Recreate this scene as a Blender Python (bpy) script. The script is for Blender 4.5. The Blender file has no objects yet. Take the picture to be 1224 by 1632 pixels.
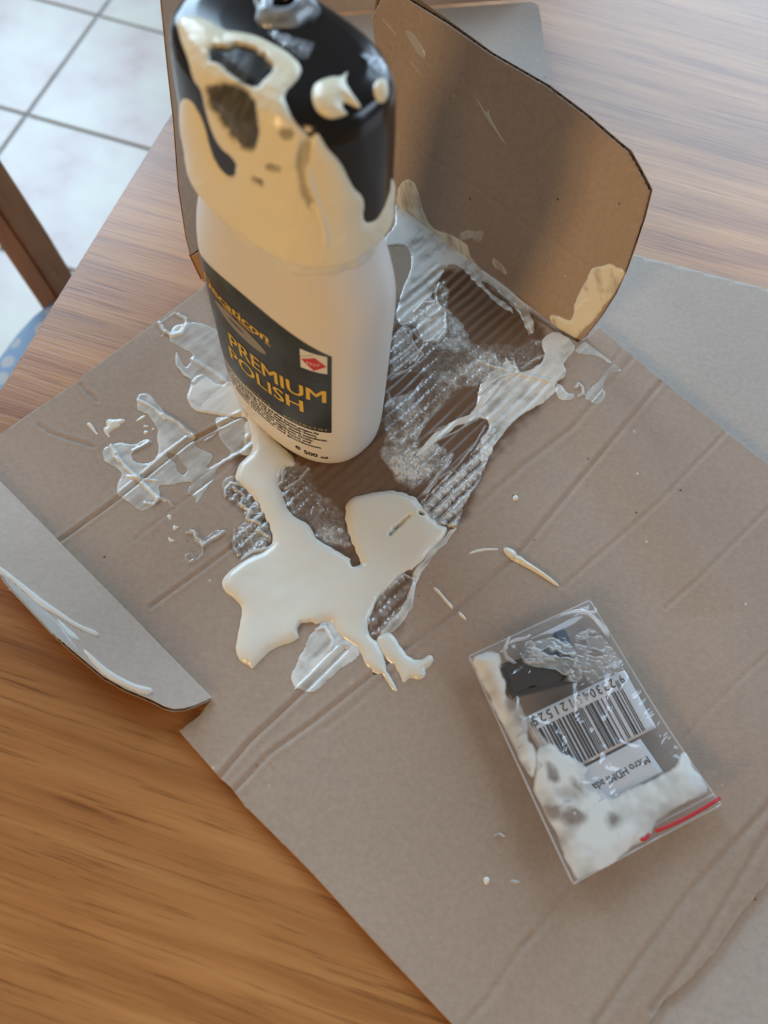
import bpy, bmesh, math, random
import numpy as np
from mathutils import Vector, Matrix
rnd = random.Random(7)
sc = bpy.context.scene
COL = sc.collection

# ------------------------------------------------------------------ camera
H = .34                                   # lens height above the table top
F = 1230.0                                # focal length in pixels of the 1224x1632 photograph
n_ = np.array([535 - 612, 1350 - 816, F], float); n_ /= np.linalg.norm(n_)     # direction of the nadir
y_ = np.array([0, 0, 1.]) - n_ * n_[2]; y_ /= np.linalg.norm(y_)
x_ = np.cross(y_, -n_)
R = np.array([x_, y_, -n_])               # rows: world axes in lens coordinates (x right, y down, z forward)
cd = bpy.data.cameras.new('camera'); cam = bpy.data.objects.new('camera', cd); COL.objects.link(cam)
Rb = R @ np.diag([1, -1, -1.])
M = Matrix([[*Rb[0], 0], [*Rb[1], 0], [*Rb[2], H], [0, 0, 0, 1]])
cam.matrix_world = M
cd.sensor_fit = 'VERTICAL'; cd.sensor_height = 36; cd.sensor_width = 27; cd.lens = 36 * F / 1632
cd.clip_start = .01; cd.clip_end = 50
cd.dof.use_dof = True; cd.dof.focus_distance = .37; cd.dof.aperture_fstop = 7.5
sc.camera = cam

# ------------------------------------------------------------------ world, window light, lamp, exposure
w = bpy.data.worlds.new('world'); sc.world = w; w.use_nodes = True
bg = w.node_tree.nodes['Background']; bg.inputs[0].default_value = (.84, .64, .45, 1); bg.inputs[1].default_value = .14

def area(name, loc, target, sx, sy, power, color):
    l = bpy.data.lights.new(name, 'AREA'); l.shape = 'RECTANGLE'; l.size = sx; l.size_y = sy; l.energy = power; l.color = color
    o = bpy.data.objects.new(name, l); COL.objects.link(o); o.location = loc
    o.rotation_euler = (Vector(target) - Vector(loc)).to_track_quat('-Z', 'Y').to_euler()
    return o
def polar(az, d, z): a = math.radians(az); return (d * math.cos(a), d * math.sin(a), z)
area('window_light', polar(66, 2.6, 1.10), (0, .1, 0), 1.7, 1.9, 47, (.58, .78, 1))
area('window_light', polar(8, 2.8, 1.35), (0, .1, 0), 1.2, 1.5, 34, (.62, .80, 1))
area('garden_door_light', polar(128, 3.0, 1.3), (-.3, .5, -.2), 1.5, 2.0, 100, (.56, .78, 1))
area('warm_room_light', polar(232, 1.7, .66), (-.02, .2, .12), .32, .32, 15, (1, .66, .32))
area('warm_room_light', polar(262, 1.9, .95), (-.02, .2, .12), .30, .30, 5.5, (1, .60, .28))

vs = sc.view_settings
vs.view_transform = 'Standard'; vs.look = 'None'; vs.gamma = 1; vs.exposure = 0.0; vs.use_curve_mapping = False

# ------------------------------------------------------------------ helpers: geometry
def ray(u, v): return R @ np.array([u - 612., v - 816., F])
def P(u, v, z=0.0):
    r = ray(u, v); k = (H - z) / (-r[2]); return np.array([r[0] * k, r[1] * k, z])
def on_plane(u, v, p0, n):
    r = ray(u, v); C = np.array([0, 0, H]); return C + r * (((p0 - C) @ n) / (r @ n))
def proj(X):
    c = (np.asarray(X) - np.array([0, 0, H])) @ R
    return np.stack([612 + F * c[..., 0] / c[..., 2], 816 + F * c[..., 1] / c[..., 2]], -1)

def sstep(a, b, x):
    t = np.clip((x - a) / (b - a), 0, 1); return t * t * (3 - 2 * t)
def _hash(ix, iy, s):
    h = (ix.astype(np.int64) * 374761393 + iy.astype(np.int64) * 668265263 + s * 974711) & 0xffffffff
    h = ((h ^ (h >> 13)) * 1274126177) & 0xffffffff
    return ((h ^ (h >> 16)) & 0xffff) / 65535.0 * 2 - 1
def vnoise(x, y, s=0):
    ix = np.floor(x); iy = np.floor(y); fx = x - ix; fy = y - iy
    fx = fx * fx * (3 - 2 * fx); fy = fy * fy * (3 - 2 * fy)
    a = _hash(ix, iy, s); b = _hash(ix + 1, iy, s); c = _hash(ix, iy + 1, s); d = _hash(ix + 1, iy + 1, s)
    return (a * (1 - fx) + b * fx) * (1 - fy) + (c * (1 - fx) + d * fx) * fy
def fbm(x, y, s=0, o=4):
    r = 0; a = 1; t = 0
    for i in range(o):
        r = r + a * vnoise(x * 2 ** i + 17.3 * i, y * 2 ** i - 9.1 * i, s + i); t += a; a *= .5
    return r / t

def chaikin(p, n=2):
    p = np.asarray(p, float)
    for _ in range(n):
        q = np.roll(p, -1, 0)
        p = np.stack([p * .75 + q * .25, p * .25 + q * .75], 1).reshape(-1, 2)
    return p
def sdf(px, py, poly, nearest=False):
    """signed distance, positive inside"""
    poly = np.asarray(poly, float)
    best = np.full(px.shape, 1e9); ins = np.zeros(px.shape, bool); nx = px.copy(); ny = py.copy()
    for (ax, ay), (bx, by) in zip(poly, np.roll(poly, -1, 0)):
        dx, dy = bx - ax, by - ay; L = dx * dx + dy * dy + 1e-18
        t = np.clip(((px - ax) * dx + (py - ay) * dy) / L, 0, 1)
        qx = ax + t * dx; qy = ay + t * dy; d = (px - qx) ** 2 + (py - qy) ** 2
        if nearest:
            m = d < best; nx = np.where(m, qx, nx); ny = np.where(m, qy, ny)
        best = np.minimum(best, d)
        if ay != by:
            ins ^= ((ay > py) != (by > py)) & (px < ax + (py - ay) * dx / dy)
    s = np.sqrt(best) * np.where(ins, 1, -1)
    return (s, nx, ny) if nearest else s
def segd(px, py, pl):
    best = np.full(px.shape, 1e9)
    for (ax, ay), (bx, by) in zip(pl[:-1], pl[1:]):
        dx, dy = bx - ax, by - ay; L = dx * dx + dy * dy + 1e-18
        t = np.clip(((px - ax) * dx + (py - ay) * dy) / L, 0, 1)
        best = np.minimum(best, (px - ax - t * dx) ** 2 + (py - ay - t * dy) ** 2)
    return np.sqrt(best)

# ------------------------------------------------------------------ helpers: objects
def tag(o, label=None, cat=None, group=None, kind=None):
    if label: o['label'] = label
    if cat: o['category'] = cat
    if group: o['group'] = group
    if kind: o['kind'] = kind
    return o
def empty(name, loc, label, cat, group=None):
    o = bpy.data.objects.new(name, None); COL.objects.link(o); o.location = loc; o.empty_display_size = .02
    return tag(o, label, cat, group)
def link(name, me, m=None, parent=None):
    o = bpy.data.objects.new(name, me); COL.objects.link(o)
    if m is not None and not me.materials: me.materials.append(m)
    if parent is not None:
        o.parent = parent; o.location = -Vector(parent.location) if parent.parent is None else (0, 0, 0)
        if parent.type == 'MESH': o.location = (0, 0, 0)
    return o
def mesh(name, V, Fc, m=None, parent=None, smooth=True, attrs=None):
    me = bpy.data.meshes.new(name)
    V = np.asarray(V, np.float32)
    if isinstance(Fc, np.ndarray):
        nf, k = Fc.shape
        me.vertices.add(len(V)); me.vertices.foreach_set('co', V.ravel())
        me.loops.add(nf * k); me.loops.foreach_set('vertex_index', Fc.astype(np.int32).ravel())
        me.polygons.add(nf); me.polygons.foreach_set('loop_start', np.arange(0, nf * k, k, dtype=np.int32))
        me.update(calc_edges=True)
    else:
        me.from_pydata([tuple(map(float, v)) for v in V], [], Fc)
    me.validate()
    if attrs:
        for k, a in attrs.items():
            if len(me.vertices) == len(a):
                at = me.attributes.new(k, 'FLOAT', 'POINT'); at.data.foreach_set('value', np.asarray(a, np.float32))
    if smooth: me.polygons.foreach_set('use_smooth', [True] * len(me.polygons))
    me.update()
    return link(name, me, m, parent)
def grid(name, XYZ, mask, m, parent=None, attrs=None, skirt=0, skirt_dir=(0, 0, -1), flip=False, wrap=False):
    """XYZ: (r,c,3); mask: (r,c) vertices to keep"""
    r, c = mask.shape
    idx = np.arange(r * c).reshape(r, c)
    if wrap: idx = np.concatenate([idx, idx[:, :1]], 1); mk = np.concatenate([mask, mask[:, :1]], 1)
    else: mk = mask
    q = mk[:-1, :-1] & mk[1:, :-1] & mk[1:, 1:] & mk[:-1, 1:]
    Fc = np.stack([idx[:-1, :-1][q], idx[:-1, 1:][q], idx[1:, 1:][q], idx[1:, :-1][q]], 1)
    if flip: Fc = Fc[:, ::-1]
    V = XYZ.reshape(-1, 3); A = {k: a.ravel() for k, a in (attrs or {}).items()}
    used = np.unique(Fc); re = -np.ones(r * c, np.int64); re[used] = np.arange(len(used))
    V = V[used]; Fc = re[Fc]; A = {k: a[used] for k, a in A.items()}
    if skirt:
        E = np.concatenate([Fc[:, [0, 1]], Fc[:, [1, 2]], Fc[:, [2, 3]], Fc[:, [3, 0]]])
        key = E[:, 0] * len(V) + E[:, 1]; rk = E[:, 1] * len(V) + E[:, 0]
        bE = E[~np.isin(key, rk)]
        bv = np.unique(bE); mp = -np.ones(len(V), np.int64); mp[bv] = np.arange(len(bv)) + len(V)
        V = np.concatenate([V, V[bv] + np.array(skirt_dir) * skirt])
        Fc = np.concatenate([Fc, np.stack([bE[:, 1], bE[:, 0], mp[bE[:, 0]], mp[bE[:, 1]]], 1)])
        A = {k: np.concatenate([a, a[bv]]) for k, a in A.items()}
    return mesh(name, V, Fc, m, parent, attrs=A)
def box(name, c, s, m, parent=None, rz=0, bev=.002, axes=None):
    bm = bmesh.new(); bmesh.ops.create_cube(bm, size=1)
    if axes is None: axes = Matrix.Rotation(rz, 3, 'Z')
    bmesh.ops.scale(bm, vec=s, verts=bm.verts)
    if bev: bmesh.ops.bevel(bm, geom=bm.edges[:], offset=bev, segments=2, affect='EDGES')
    bmesh.ops.transform(bm, matrix=Matrix.Translation(c) @ axes.to_4x4(), verts=bm.verts)
    me = bpy.data.meshes.new(name); bm.to_mesh(me); bm.free()
    return link(name, me, m, parent)
def tube(name, pts, rad, m, parent=None, n=10, flat=1.0, seg=None):
    """tapered tube through 3-D points, optionally flattened in z"""
    pts = [np.array(p, float) for p in pts]
    rad = rad if hasattr(rad, '__len__') else [rad] * len(pts)
    V = []; Fc = []
    for i, p in enumerate(pts):
        a = pts[max(i - 1, 0)]; b = pts[min(i + 1, len(pts) - 1)]; t = (b - a) / (np.linalg.norm(b - a) + 1e-9)
        up = np.array([0, 0, 1.]) if abs(t[2]) < .9 else np.array([1., 0, 0])
        s = np.cross(t, up); s /= np.linalg.norm(s); u = np.cross(s, t)
        for k in range(n):
            an = 2 * math.pi * k / n; V.append(p + rad[i] * (s * math.cos(an) + u * math.sin(an) * flat))
    for i in range(len(pts) - 1):
        for k in range(n): Fc.append([i * n + k, i * n + (k + 1) % n, (i + 1) * n + (k + 1) % n, (i + 1) * n + k])
    Fc.append(list(range(n))[::-1]); Fc.append([(len(pts) - 1) * n + k for k in range(n)])
    return mesh(name, V, Fc, m, parent)

# ------------------------------------------------------------------ helpers: materials
def mat(name): 
    m = bpy.data.materials.new(name); m.use_nodes = True
    nt = m.node_tree; b = nt.nodes['Principled BSDF']; return m, nt, b
def N(nt, t, **kw):
    n = nt.nodes.new(t)
    for k, v in kw.items():
        if k in n.inputs: n.inputs[k].default_value = v
        else: setattr(n, k, v)
    return n
def ramp(nt, fac, stops):
    r = N(nt, 'ShaderNodeValToRGB'); e = r.color_ramp.elements
    while len(e) < len(stops): e.new(.5)
    for el, (p, c) in zip(e, stops): el.position = p; el.color = (*c, 1)
    nt.links.new(fac, r.inputs[0]); return r.outputs[0]
def bump(nt, b, h, strength, dist):
    n = N(nt, 'ShaderNodeBump'); n.inputs['Strength'].default_value = strength; n.inputs['Distance'].default_value = dist
    nt.links.new(h, n.inputs['Height']); nt.links.new(n.outputs[0], b.inputs['Normal'])
def mixc(nt, fac, a, b, mode='MIX'):
    n = N(nt, 'ShaderNodeMix'); n.data_type = 'RGBA'; n.blend_type = mode
    for i, v in ((0, fac), (6, a), (7, b)):
        if hasattr(v, 'links') or hasattr(v, 'is_linked'): nt.links.new(v, n.inputs[i])
        else: n.inputs[i].default_value = v if i == 0 else (*v, 1)
    return n.outputs[2]
def noise(nt, scale, detail=4, vec=None, rough=.5, dist=0):
    n = N(nt, 'ShaderNodeTexNoise'); n.inputs['Scale'].default_value = scale; n.inputs['Detail'].default_value = detail
    n.inputs['Roughness'].default_value = rough; n.inputs['Distortion'].default_value = dist
    if vec is not None: nt.links.new(vec, n.inputs['Vector'])
    return n.outputs[0]
def facing(nt, lo, k):
    lw = N(nt, 'ShaderNodeLayerWeight'); lw.inputs['Blend'].default_value = .5
    pw = N(nt, 'ShaderNodeMath', operation='POWER'); nt.links.new(lw.outputs['Facing'], pw.inputs[0]); pw.inputs[1].default_value = 4
    ma = N(nt, 'ShaderNodeMath', operation='MULTIPLY_ADD'); nt.links.new(pw.outputs[0], ma.inputs[0]); ma.inputs[1].default_value = k; ma.inputs[2].default_value = lo
    return ma.outputs[0]
def mapping(nt, scale=(1, 1, 1), rz=0.0, src='Object'):
    tc = N(nt, 'ShaderNodeTexCoord'); mp = N(nt, 'ShaderNodeMapping')
    mp.inputs['Scale'].default_value = scale; mp.inputs['Rotation'].default_value = (0, 0, rz)
    nt.links.new(tc.outputs[src], mp.inputs[0]); return mp.outputs[0]

def cardboard(name, c, wet=False):
    m, nt, b = mat(name)
    v = mapping(nt)
    n1 = noise(nt, 14, 5, v); n2 = noise(nt, 420, 6, v, .7)
    fib = noise(nt, 130, 4, mapping(nt, (1, 7, 1), math.radians(-54)), .6)
    base = ramp(nt, n1, [(.3, tuple(x * .93 for x in c)), (.7, tuple(x * 1.06 for x in c))])
    base = mixc(nt, .35, base, ramp(nt, n2, [(.35, tuple(x * .80 for x in c)), (.65, tuple(x * 1.2 for x in c))]))
    # sparse dark and pale flecks of recycled paper
    vo = N(nt, 'ShaderNodeTexVoronoi'); vo.inputs['Scale'].default_value = 85; nt.links.new(v, vo.inputs['Vector'])
    fl = ramp(nt, vo.outputs['Distance'], [(.03, (1, 1, 1)), (.075, (0, 0, 0))])
    fc = ramp(nt, vo.outputs['Color'], [(.3, (.10, .07, .05)), (.7, (.62, .52, .44))])
    base = mixc(nt, fl, base, fc)
    if wet:
        a = N(nt, 'ShaderNodeAttribute', attribute_name='wet')
        base = mixc(nt, a.outputs['Fac'], base, mixc(nt, 1.0, base, (.46, .37, .31), 'MULTIPLY'))
        mr = N(nt, 'ShaderNodeMapRange'); nt.links.new(a.outputs['Fac'], mr.inputs[0]); mr.inputs[3].default_value = .75; mr.inputs[4].default_value = .30
        nt.links.new(mr.outputs[0], b.inputs['Roughness'])
    else: b.inputs['Roughness'].default_value = .75
    nt.links.new(base, b.inputs['Base Color']); b.inputs['Specular IOR Level'].default_value = .3
    bump(nt, b, fib, .25, .0004)
    return m
m_card = cardboard('kraft_cardboard', (.385, .297, .230), True)
m_card2 = cardboard('kraft_cardboard_pale', (.45, .395, .345))
m_card_lit = cardboard('kraft_cardboard_lit', (.50, .405, .33))  # same board lightened: light on the tilted flap put into the colour
m_cardo = cardboard('kraft_cardboard_orange', (.48, .22, .075))
m_flute, nt, b = mat('cardboard_flute'); b.inputs['Base Color'].default_value = (.20, .12, .075, 1); b.inputs['Roughness'].default_value = .85

m_oak, nt, b = mat('oak_table')
GA = math.radians(170)
va = mapping(nt, (1, 1, 1), -GA)
wob = noise(nt, 3.2, 3, va)
def oakv(sx, sy):
    mp = N(nt, 'ShaderNodeMapping'); mp.inputs['Scale'].default_value = (sx, sy, 1); nt.links.new(va, mp.inputs[0])
    ad = N(nt, 'ShaderNodeVectorMath', operation='ADD'); sc_ = N(nt, 'ShaderNodeVectorMath', operation='SCALE'); sc_.inputs['Scale'].default_value = 1.4
    cb = N(nt, 'ShaderNodeCombineXYZ'); nt.links.new(wob, cb.inputs[1]); nt.links.new(cb.outputs[0], sc_.inputs[0])
    nt.links.new(mp.outputs[0], ad.inputs[0]); nt.links.new(sc_.outputs[0], ad.inputs[1]); return ad.outputs[0]
g1 = noise(nt, 1, 5, oakv(4, 75), .6); g2 = noise(nt, 1, 4, oakv(16, 420), .65); g3 = noise(nt, 1, 2, oakv(1.6, 17), .5)
c1 = ramp(nt, g1, [(.30, (.29, .112, .030)), (.48, (.42, .185, .058)), (.70, (.54, .27, .095))])
c2 = ramp(nt, g2, [(.33, (.50, .42, .35)), (.45, (1, 1, 1)), (.75, (1.1, 1.08, 1.05))])
c3 = ramp(nt, g3, [(.35, (.80, .76, .70)), (.65, (1.1, 1.08, 1.05))])
nt.links.new(mixc(nt, 1.0, mixc(nt, .75, c1, c2, 'MULTIPLY'), c3, 'MULTIPLY'), b.inputs['Base Color'])
b.inputs['Roughness'].default_value = .36; b.inputs['Specular IOR Level'].default_value = .6; b.inputs['Coat Weight'].default_value = .42; b.inputs['Coat Roughness'].default_value = .24
bump(nt, b, g2, .35, .0006)

m_wood, nt, b = mat('chair_wood')
nt.links.new(ramp(nt, noise(nt, 1, 4, mapping(nt, (60, 60, 6)), .6), [(.3, (.20, .085, .035)), (.7, (.34, .16, .07))]), b.inputs['Base Color']); b.inputs['Roughness'].default_value = .4

m_tile, nt, b = mat('ceramic_tile')
oi = N(nt, 'ShaderNodeObjectInfo'); tcn = mapping(nt)
n1 = noise(nt, 7, 4, mapping(nt, src='Object'), .55)
base = ramp(nt, n1, [(.28, (.40, .28, .24)), (.45, (.50, .42, .38)), (.62, (.54, .51, .43))])
nt.links.new(base, b.inputs['Base Color']); b.inputs['Roughness'].default_value = .32
m_grout, nt, b = mat('grey_grout'); b.inputs['Base Color'].default_value = (.27, .29, .28, 1); b.inputs['Roughness'].default_value = .9

m_cush, nt, b = mat('blue_dotted_fabric')
vo = N(nt, 'ShaderNodeTexVoronoi'); vo.inputs['Scale'].default_value = 48; vo.inputs['Randomness'].default_value = .25; nt.links.new(mapping(nt), vo.inputs['Vector'])
nt.links.new(ramp(nt, vo.outputs['Distance'], [(.30, (.52, .52, .50)), (.40, (.27, .38, .52))]), b.inputs['Base Color']); b.inputs['Roughness'].default_value = .9

# thick white polish
m_cream, nt, b = mat('thick_polish')
b.inputs['Base Color'].default_value = (.78, .76, .67, 1); b.inputs['Roughness'].default_value = .26
b.inputs['Subsurface Weight'].default_value = .25; b.inputs['Subsurface Radius'].default_value = (1, .8, .5); b.inputs['Subsurface Scale'].default_value = .002
bump(nt, b, noise(nt, 60, 3, mapping(nt)), .10, .001)
# thin smeared polish: scattering white layer whose cover is the film's thickness attribute
def film_mat(name, col, rough=.2):
    m, nt, b = mat(name)
    a = N(nt, 'ShaderNodeAttribute', attribute_name='cover')
    b.inputs['Base Color'].default_value = (*col, 1); b.inputs['Roughness'].default_value = rough
    tr = N(nt, 'ShaderNodeBsdfTransparent'); gl = N(nt, 'ShaderNodeBsdfGlossy'); gl.inputs['Roughness'].default_value = .16; gl.inputs['Color'].default_value = (1, 1, 1, 1)
    fr = facing(nt, .05, .75)
    wet = N(nt, 'ShaderNodeMixShader'); mul = N(nt, 'ShaderNodeMath', operation='MULTIPLY'); nt.links.new(fr, mul.inputs[0])
    mr = N(nt, 'ShaderNodeMapRange'); nt.links.new(a.outputs['Fac'], mr.inputs[0]); mr.inputs[2].default_value = .12; nt.links.new(mr.outputs[0], mul.inputs[1])
    nt.links.new(mul.outputs[0], wet.inputs[0]); nt.links.new(tr.outputs[0], wet.inputs[1]); nt.links.new(gl.outputs[0], wet.inputs[2])
    mx = N(nt, 'ShaderNodeMixShader'); nt.links.new(a.outputs['Fac'], mx.inputs[0]); nt.links.new(wet.outputs[0], mx.inputs[1]); nt.links.new(b.outputs[0], mx.inputs[2])
    nt.links.new(mx.outputs[0], nt.nodes['Material Output'].inputs[0])
    return m
m_film = film_mat('thin_polish', (.76, .77, .73))
m_film_w = film_mat('thick_polish_layer', (.82, .77, .62), .25)

m_plastic, nt, b = mat('white_plastic'); b.inputs['Base Color'].default_value = (.74, .71, .66, 1); b.inputs['Roughness'].default_value = .32
b.inputs['Subsurface Weight'].default_value = .15; b.inputs['Subsurface Radius'].default_value = (1, .8, .6); b.inputs['Subsurface Scale'].default_value = .002
m_cap, nt, b = mat('black_plastic'); b.inputs['Base Color'].default_value = (.012, .013, .015, 1); b.inputs['Roughness'].default_value = .16
m_label, nt, b = mat('dark_label')
n1 = noise(nt, 38, 3, mapping(nt))
nt.links.new(ramp(nt, n1, [(.35, (.018, .017, .019)), (.6, (.034, .045, .043)), (.72, (.07, .115, .10))]), b.inputs['Base Color']); b.inputs['Roughness'].default_value = .32
def flat(name, c, r=.5):
    m, nt, b = mat(name); b.inputs['Base Color'].default_value = (*c, 1); b.inputs['Roughness'].default_value = r; return m
m_gold = flat('yellow_print', (.72, .47, .05), .4); m_ink = flat('black_ink', (.02, .018, .018), .5); m_red = flat('red_print', (.55, .03, .04), .5)
m_greyp = flat('grey_print', (.27, .25, .23), .5); m_dimp = flat('dim_grey_print', (.085, .08, .078), .5); m_paper = flat('white_paper', (.72, .70, .69), .6); m_dimgold = flat('pale_yellow_print', (.42, .34, .10), .5)
m_dev = flat('black_adapter_plastic', (.014, .014, .016), .3); m_devs = flat('blue_grey_metal', (.05, .09, .14), .35)

m_bag, nt, b = mat('clear_plastic_film')
tr = N(nt, 'ShaderNodeBsdfTransparent'); tr.inputs[0].default_value = (.97, .97, .97, 1)
gl = N(nt, 'ShaderNodeBsdfGlossy'); gl.inputs['Roughness'].default_value = .10
df = N(nt, 'ShaderNodeBsdfDiffuse'); df.inputs[0].default_value = (.8, .82, .84, 1)
fr = facing(nt, .07, .8)
m1 = N(nt, 'ShaderNodeMixShader'); m1.inputs[0].default_value = .07; nt.links.new(tr.outputs[0], m1.inputs[1]); nt.links.new(df.outputs[0], m1.inputs[2])
m2 = N(nt, 'ShaderNodeMixShader'); nt.links.new(fr, m2.inputs[0]); nt.links.new(m1.outputs[0], m2.inputs[1]); nt.links.new(gl.outputs[0], m2.inputs[2])
nt.links.new(m2.outputs[0], nt.nodes['Material Output'].inputs[0])

# ------------------------------------------------------------------ floor
TA = math.radians(80.2); FZ = -.75
A0 = P(42, 183, FZ)[:2]; B0 = P(156, 25, FZ)[:2]
TS = float(np.linalg.norm(B0 - A0)); ta = math.atan2(*(B0 - A0)[::-1])
e1 = np.array([math.cos(ta), math.sin(ta)]); e2 = np.array([-e1[1], e1[0]])
fl = mesh('floor', [(x, y, FZ - .004) for x, y in ((-3, -2), (3, -2), (3, 4), (-3, 4))], [[0, 1, 2, 3]], m_grout, smooth=False)
tag(fl, 'pale ceramic tile floor with grey grout joints', kind='structure')
bm = bmesh.new(); bmesh.ops.create_cube(bm, size=1); bmesh.ops.scale(bm, vec=(TS - .007, TS - .007, .008), verts=bm.verts)
bmesh.ops.bevel(bm, geom=bm.edges[:], offset=.0012, segments=1, affect='EDGES')
tme = bpy.data.meshes.new('tile'); bm.to_mesh(tme); bm.free(); tme.materials.append(m_tile)
for i in range(-5, 5):
    for j in range(-3, 6):
        c = A0 + e1 * TS * (i + .5) + e2 * TS * (j + .5)
        o = link('tile', tme, m_tile, fl); o.location = (c[0], c[1], FZ - .0035 + rnd.uniform(-.0003, .0003)); o.rotation_euler = (0, 0, ta)

# ------------------------------------------------------------------ table
E0 = P(275, 170)[:2]; E1 = P(0, 612)[:2]; ed = (E0 - E1) / np.linalg.norm(E0 - E1); en = np.array([ed[1], -ed[0]])   # en points into the table
tb = empty('table', (*(E1 + en * .6), 0), 'long oak dining table under the opened cardboard box', 'table')
ctr = (E0 + E1) / 2 + en * .85 + ed * (-.02); az = math.atan2(en[1], en[0])
box('tabletop', (*ctr, -.014), (1.70, 1.00, .028), m_oak, tb, az, .003)
for s in (-1, 1):
    c = ctr + ed * s * .42; box('apron', (*c, -.068), (1.5, .022, .078), m_oak, tb, az, .002)
    for t in (-1, 1):
        c = ctr + ed * s * .42 + en * t * .76; box('leg', (*c, (-.0285 + FZ) / 2), (.06, .06, -FZ - .0285), m_oak, tb, az, .004)

# ------------------------------------------------------------------ chair at the table's end
q0 = P(85, 450, -.30); q1 = P(0, 325, -.215)
ch = empty('dining_chair', (-.30, .40, FZ), 'brown wooden dining chair with pale blue dotted seat cushion past the table edge', 'chair')
Lx, Ly = -en, ed     # Lx away from the table
def W(a, b_, z): c = np.array([q0[0], q0[1]]) + Lx * a + Ly * b_; return (c[0], c[1], z)
dirp = (q1 - q0) / .085
def post(off):
    base = q0 + np.array([*(Ly * off), 0])
    pts = [base + np.array([Lx[0] * -.03, Lx[1] * -.03, -.45]), base + np.array([0, 0, -.02])] + [base + dirp * t for t in (.05, .15, .28, .42)]
    bm = bmesh.new(); ring = []
    t_ = Vector((*Ly, 0)); 
    for p in pts:
        ring.append([bm.verts.new((p + s1 * np.array([*(Ly * .017), 0]) + s2 * np.array([*(Lx * .016), 0]))) for s1, s2 in ((-1, -1), (1, -1), (1, 1), (-1, 1))])
    for a, b_ in zip(ring[:-1], ring[1:]):
        for k in range(4): bm.faces.new((a[k], a[(k + 1) % 4], b_[(k + 1) % 4], b_[k]))
    bm.faces.new(ring[0][::-1]); bm.faces.new(ring[-1])
    bmesh.ops.recalc_face_normals(bm, faces=bm.faces); bmesh.ops.bevel(bm, geom=bm.edges[:], offset=.0025, segments=2, affect='EDGES')
    me = bpy.data.meshes.new('back_post'); bm.to_mesh(me); bm.free(); return link('back_post', me, m_wood, ch)
post(0); post(-.47)
for s in (-.03, -.44): box('leg', W(-.36, s, (-.345 + FZ) / 2), (.032, .032, -FZ - .345), m_wood, ch, az, .003)
box('seat_rail', W(-.19, -.235, -.345), (.40, .45, .045), m_wood, ch, az, .004)
for tt in (.30, .42):
    b0 = q0 + dirp * tt; c = b0 + np.array([*(Ly * -.235), 0]); box('back_rail', tuple(c), (.02, .45, .05), m_wood, ch, az, .003)
# cushion: rounded pad
nb = 40; V = []; 
rows = [(0, 0, .86), (0, .3, .97), (0, .55, 1), (0, .85, .95), (0, 1, .80), (0, 1.05, .4), (0, 1.06, 0.001)]
for _, zz, s in rows:
    for k in range(nb):
        a = 2 * math.pi * k / nb; x = .215 * abs(math.cos(a)) ** .32 * (1 if math.cos(a) > 0 else -1) * s; y = .250 * abs(math.sin(a)) ** .32 * (1 if math.sin(a) > 0 else -1) * s
        V.append(W(-.207 + x, -.237 + y, -.322 + zz * .035))
Fc = [[i * nb + k, i * nb + (k + 1) % nb, (i + 1) * nb + (k + 1) % nb, (i + 1) * nb + k] for i in range(len(rows) - 1) for k in range(nb)] + [list(range(nb))[::-1]]
tag(mesh('cushion', V, Fc, m_cush, ch), 'pale blue cushion with off-white dots')

# ------------------------------------------------------------------ lower cardboard sheet
Lp = np.array([P(*p)[:2] for p in ((992, 407), (1110, 438), (1330, 496), (1750, 1250), (1300, 1950), (860, 1850), (985, 1640), (1150, 1420), (1180, 980), (905, 590))])
F0 = np.array([.0778, .2711, 0]); U = np.array([-.809, .588, 0]); O = np.array([.588, .809, 0])   # fold line, along it, and outwards
def card_pz(q): return q
gx, gy = np.meshgrid(np.arange(-.05, .55, .0025), np.arange(-.24, .36, .0025))
s, nx, ny = sdf(gx, gy, Lp, True)
sn = (s < 0) & (s > -.0022); gx = np.where(sn, nx, gx); gy = np.where(sn, ny, gy)
lz = .003 + .0003 * fbm(gx * 14, gy * 14, 3) * 1
cl = segd(gx, gy, [P(1185, 1632)[:2], P(1235, 1420)[:2]]); lz = lz - .0007 * np.exp(-(cl / .0012) ** 2)
lo = grid('cardboard_sheet', np.stack([gx, gy, lz], -1), s > -.0022, m_card2, None, {'wet': gx * 0}, skirt=.0028)
tag(lo, 'flat grey-brown cardboard sheet lying under the opened box at right', 'cardboard')

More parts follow.
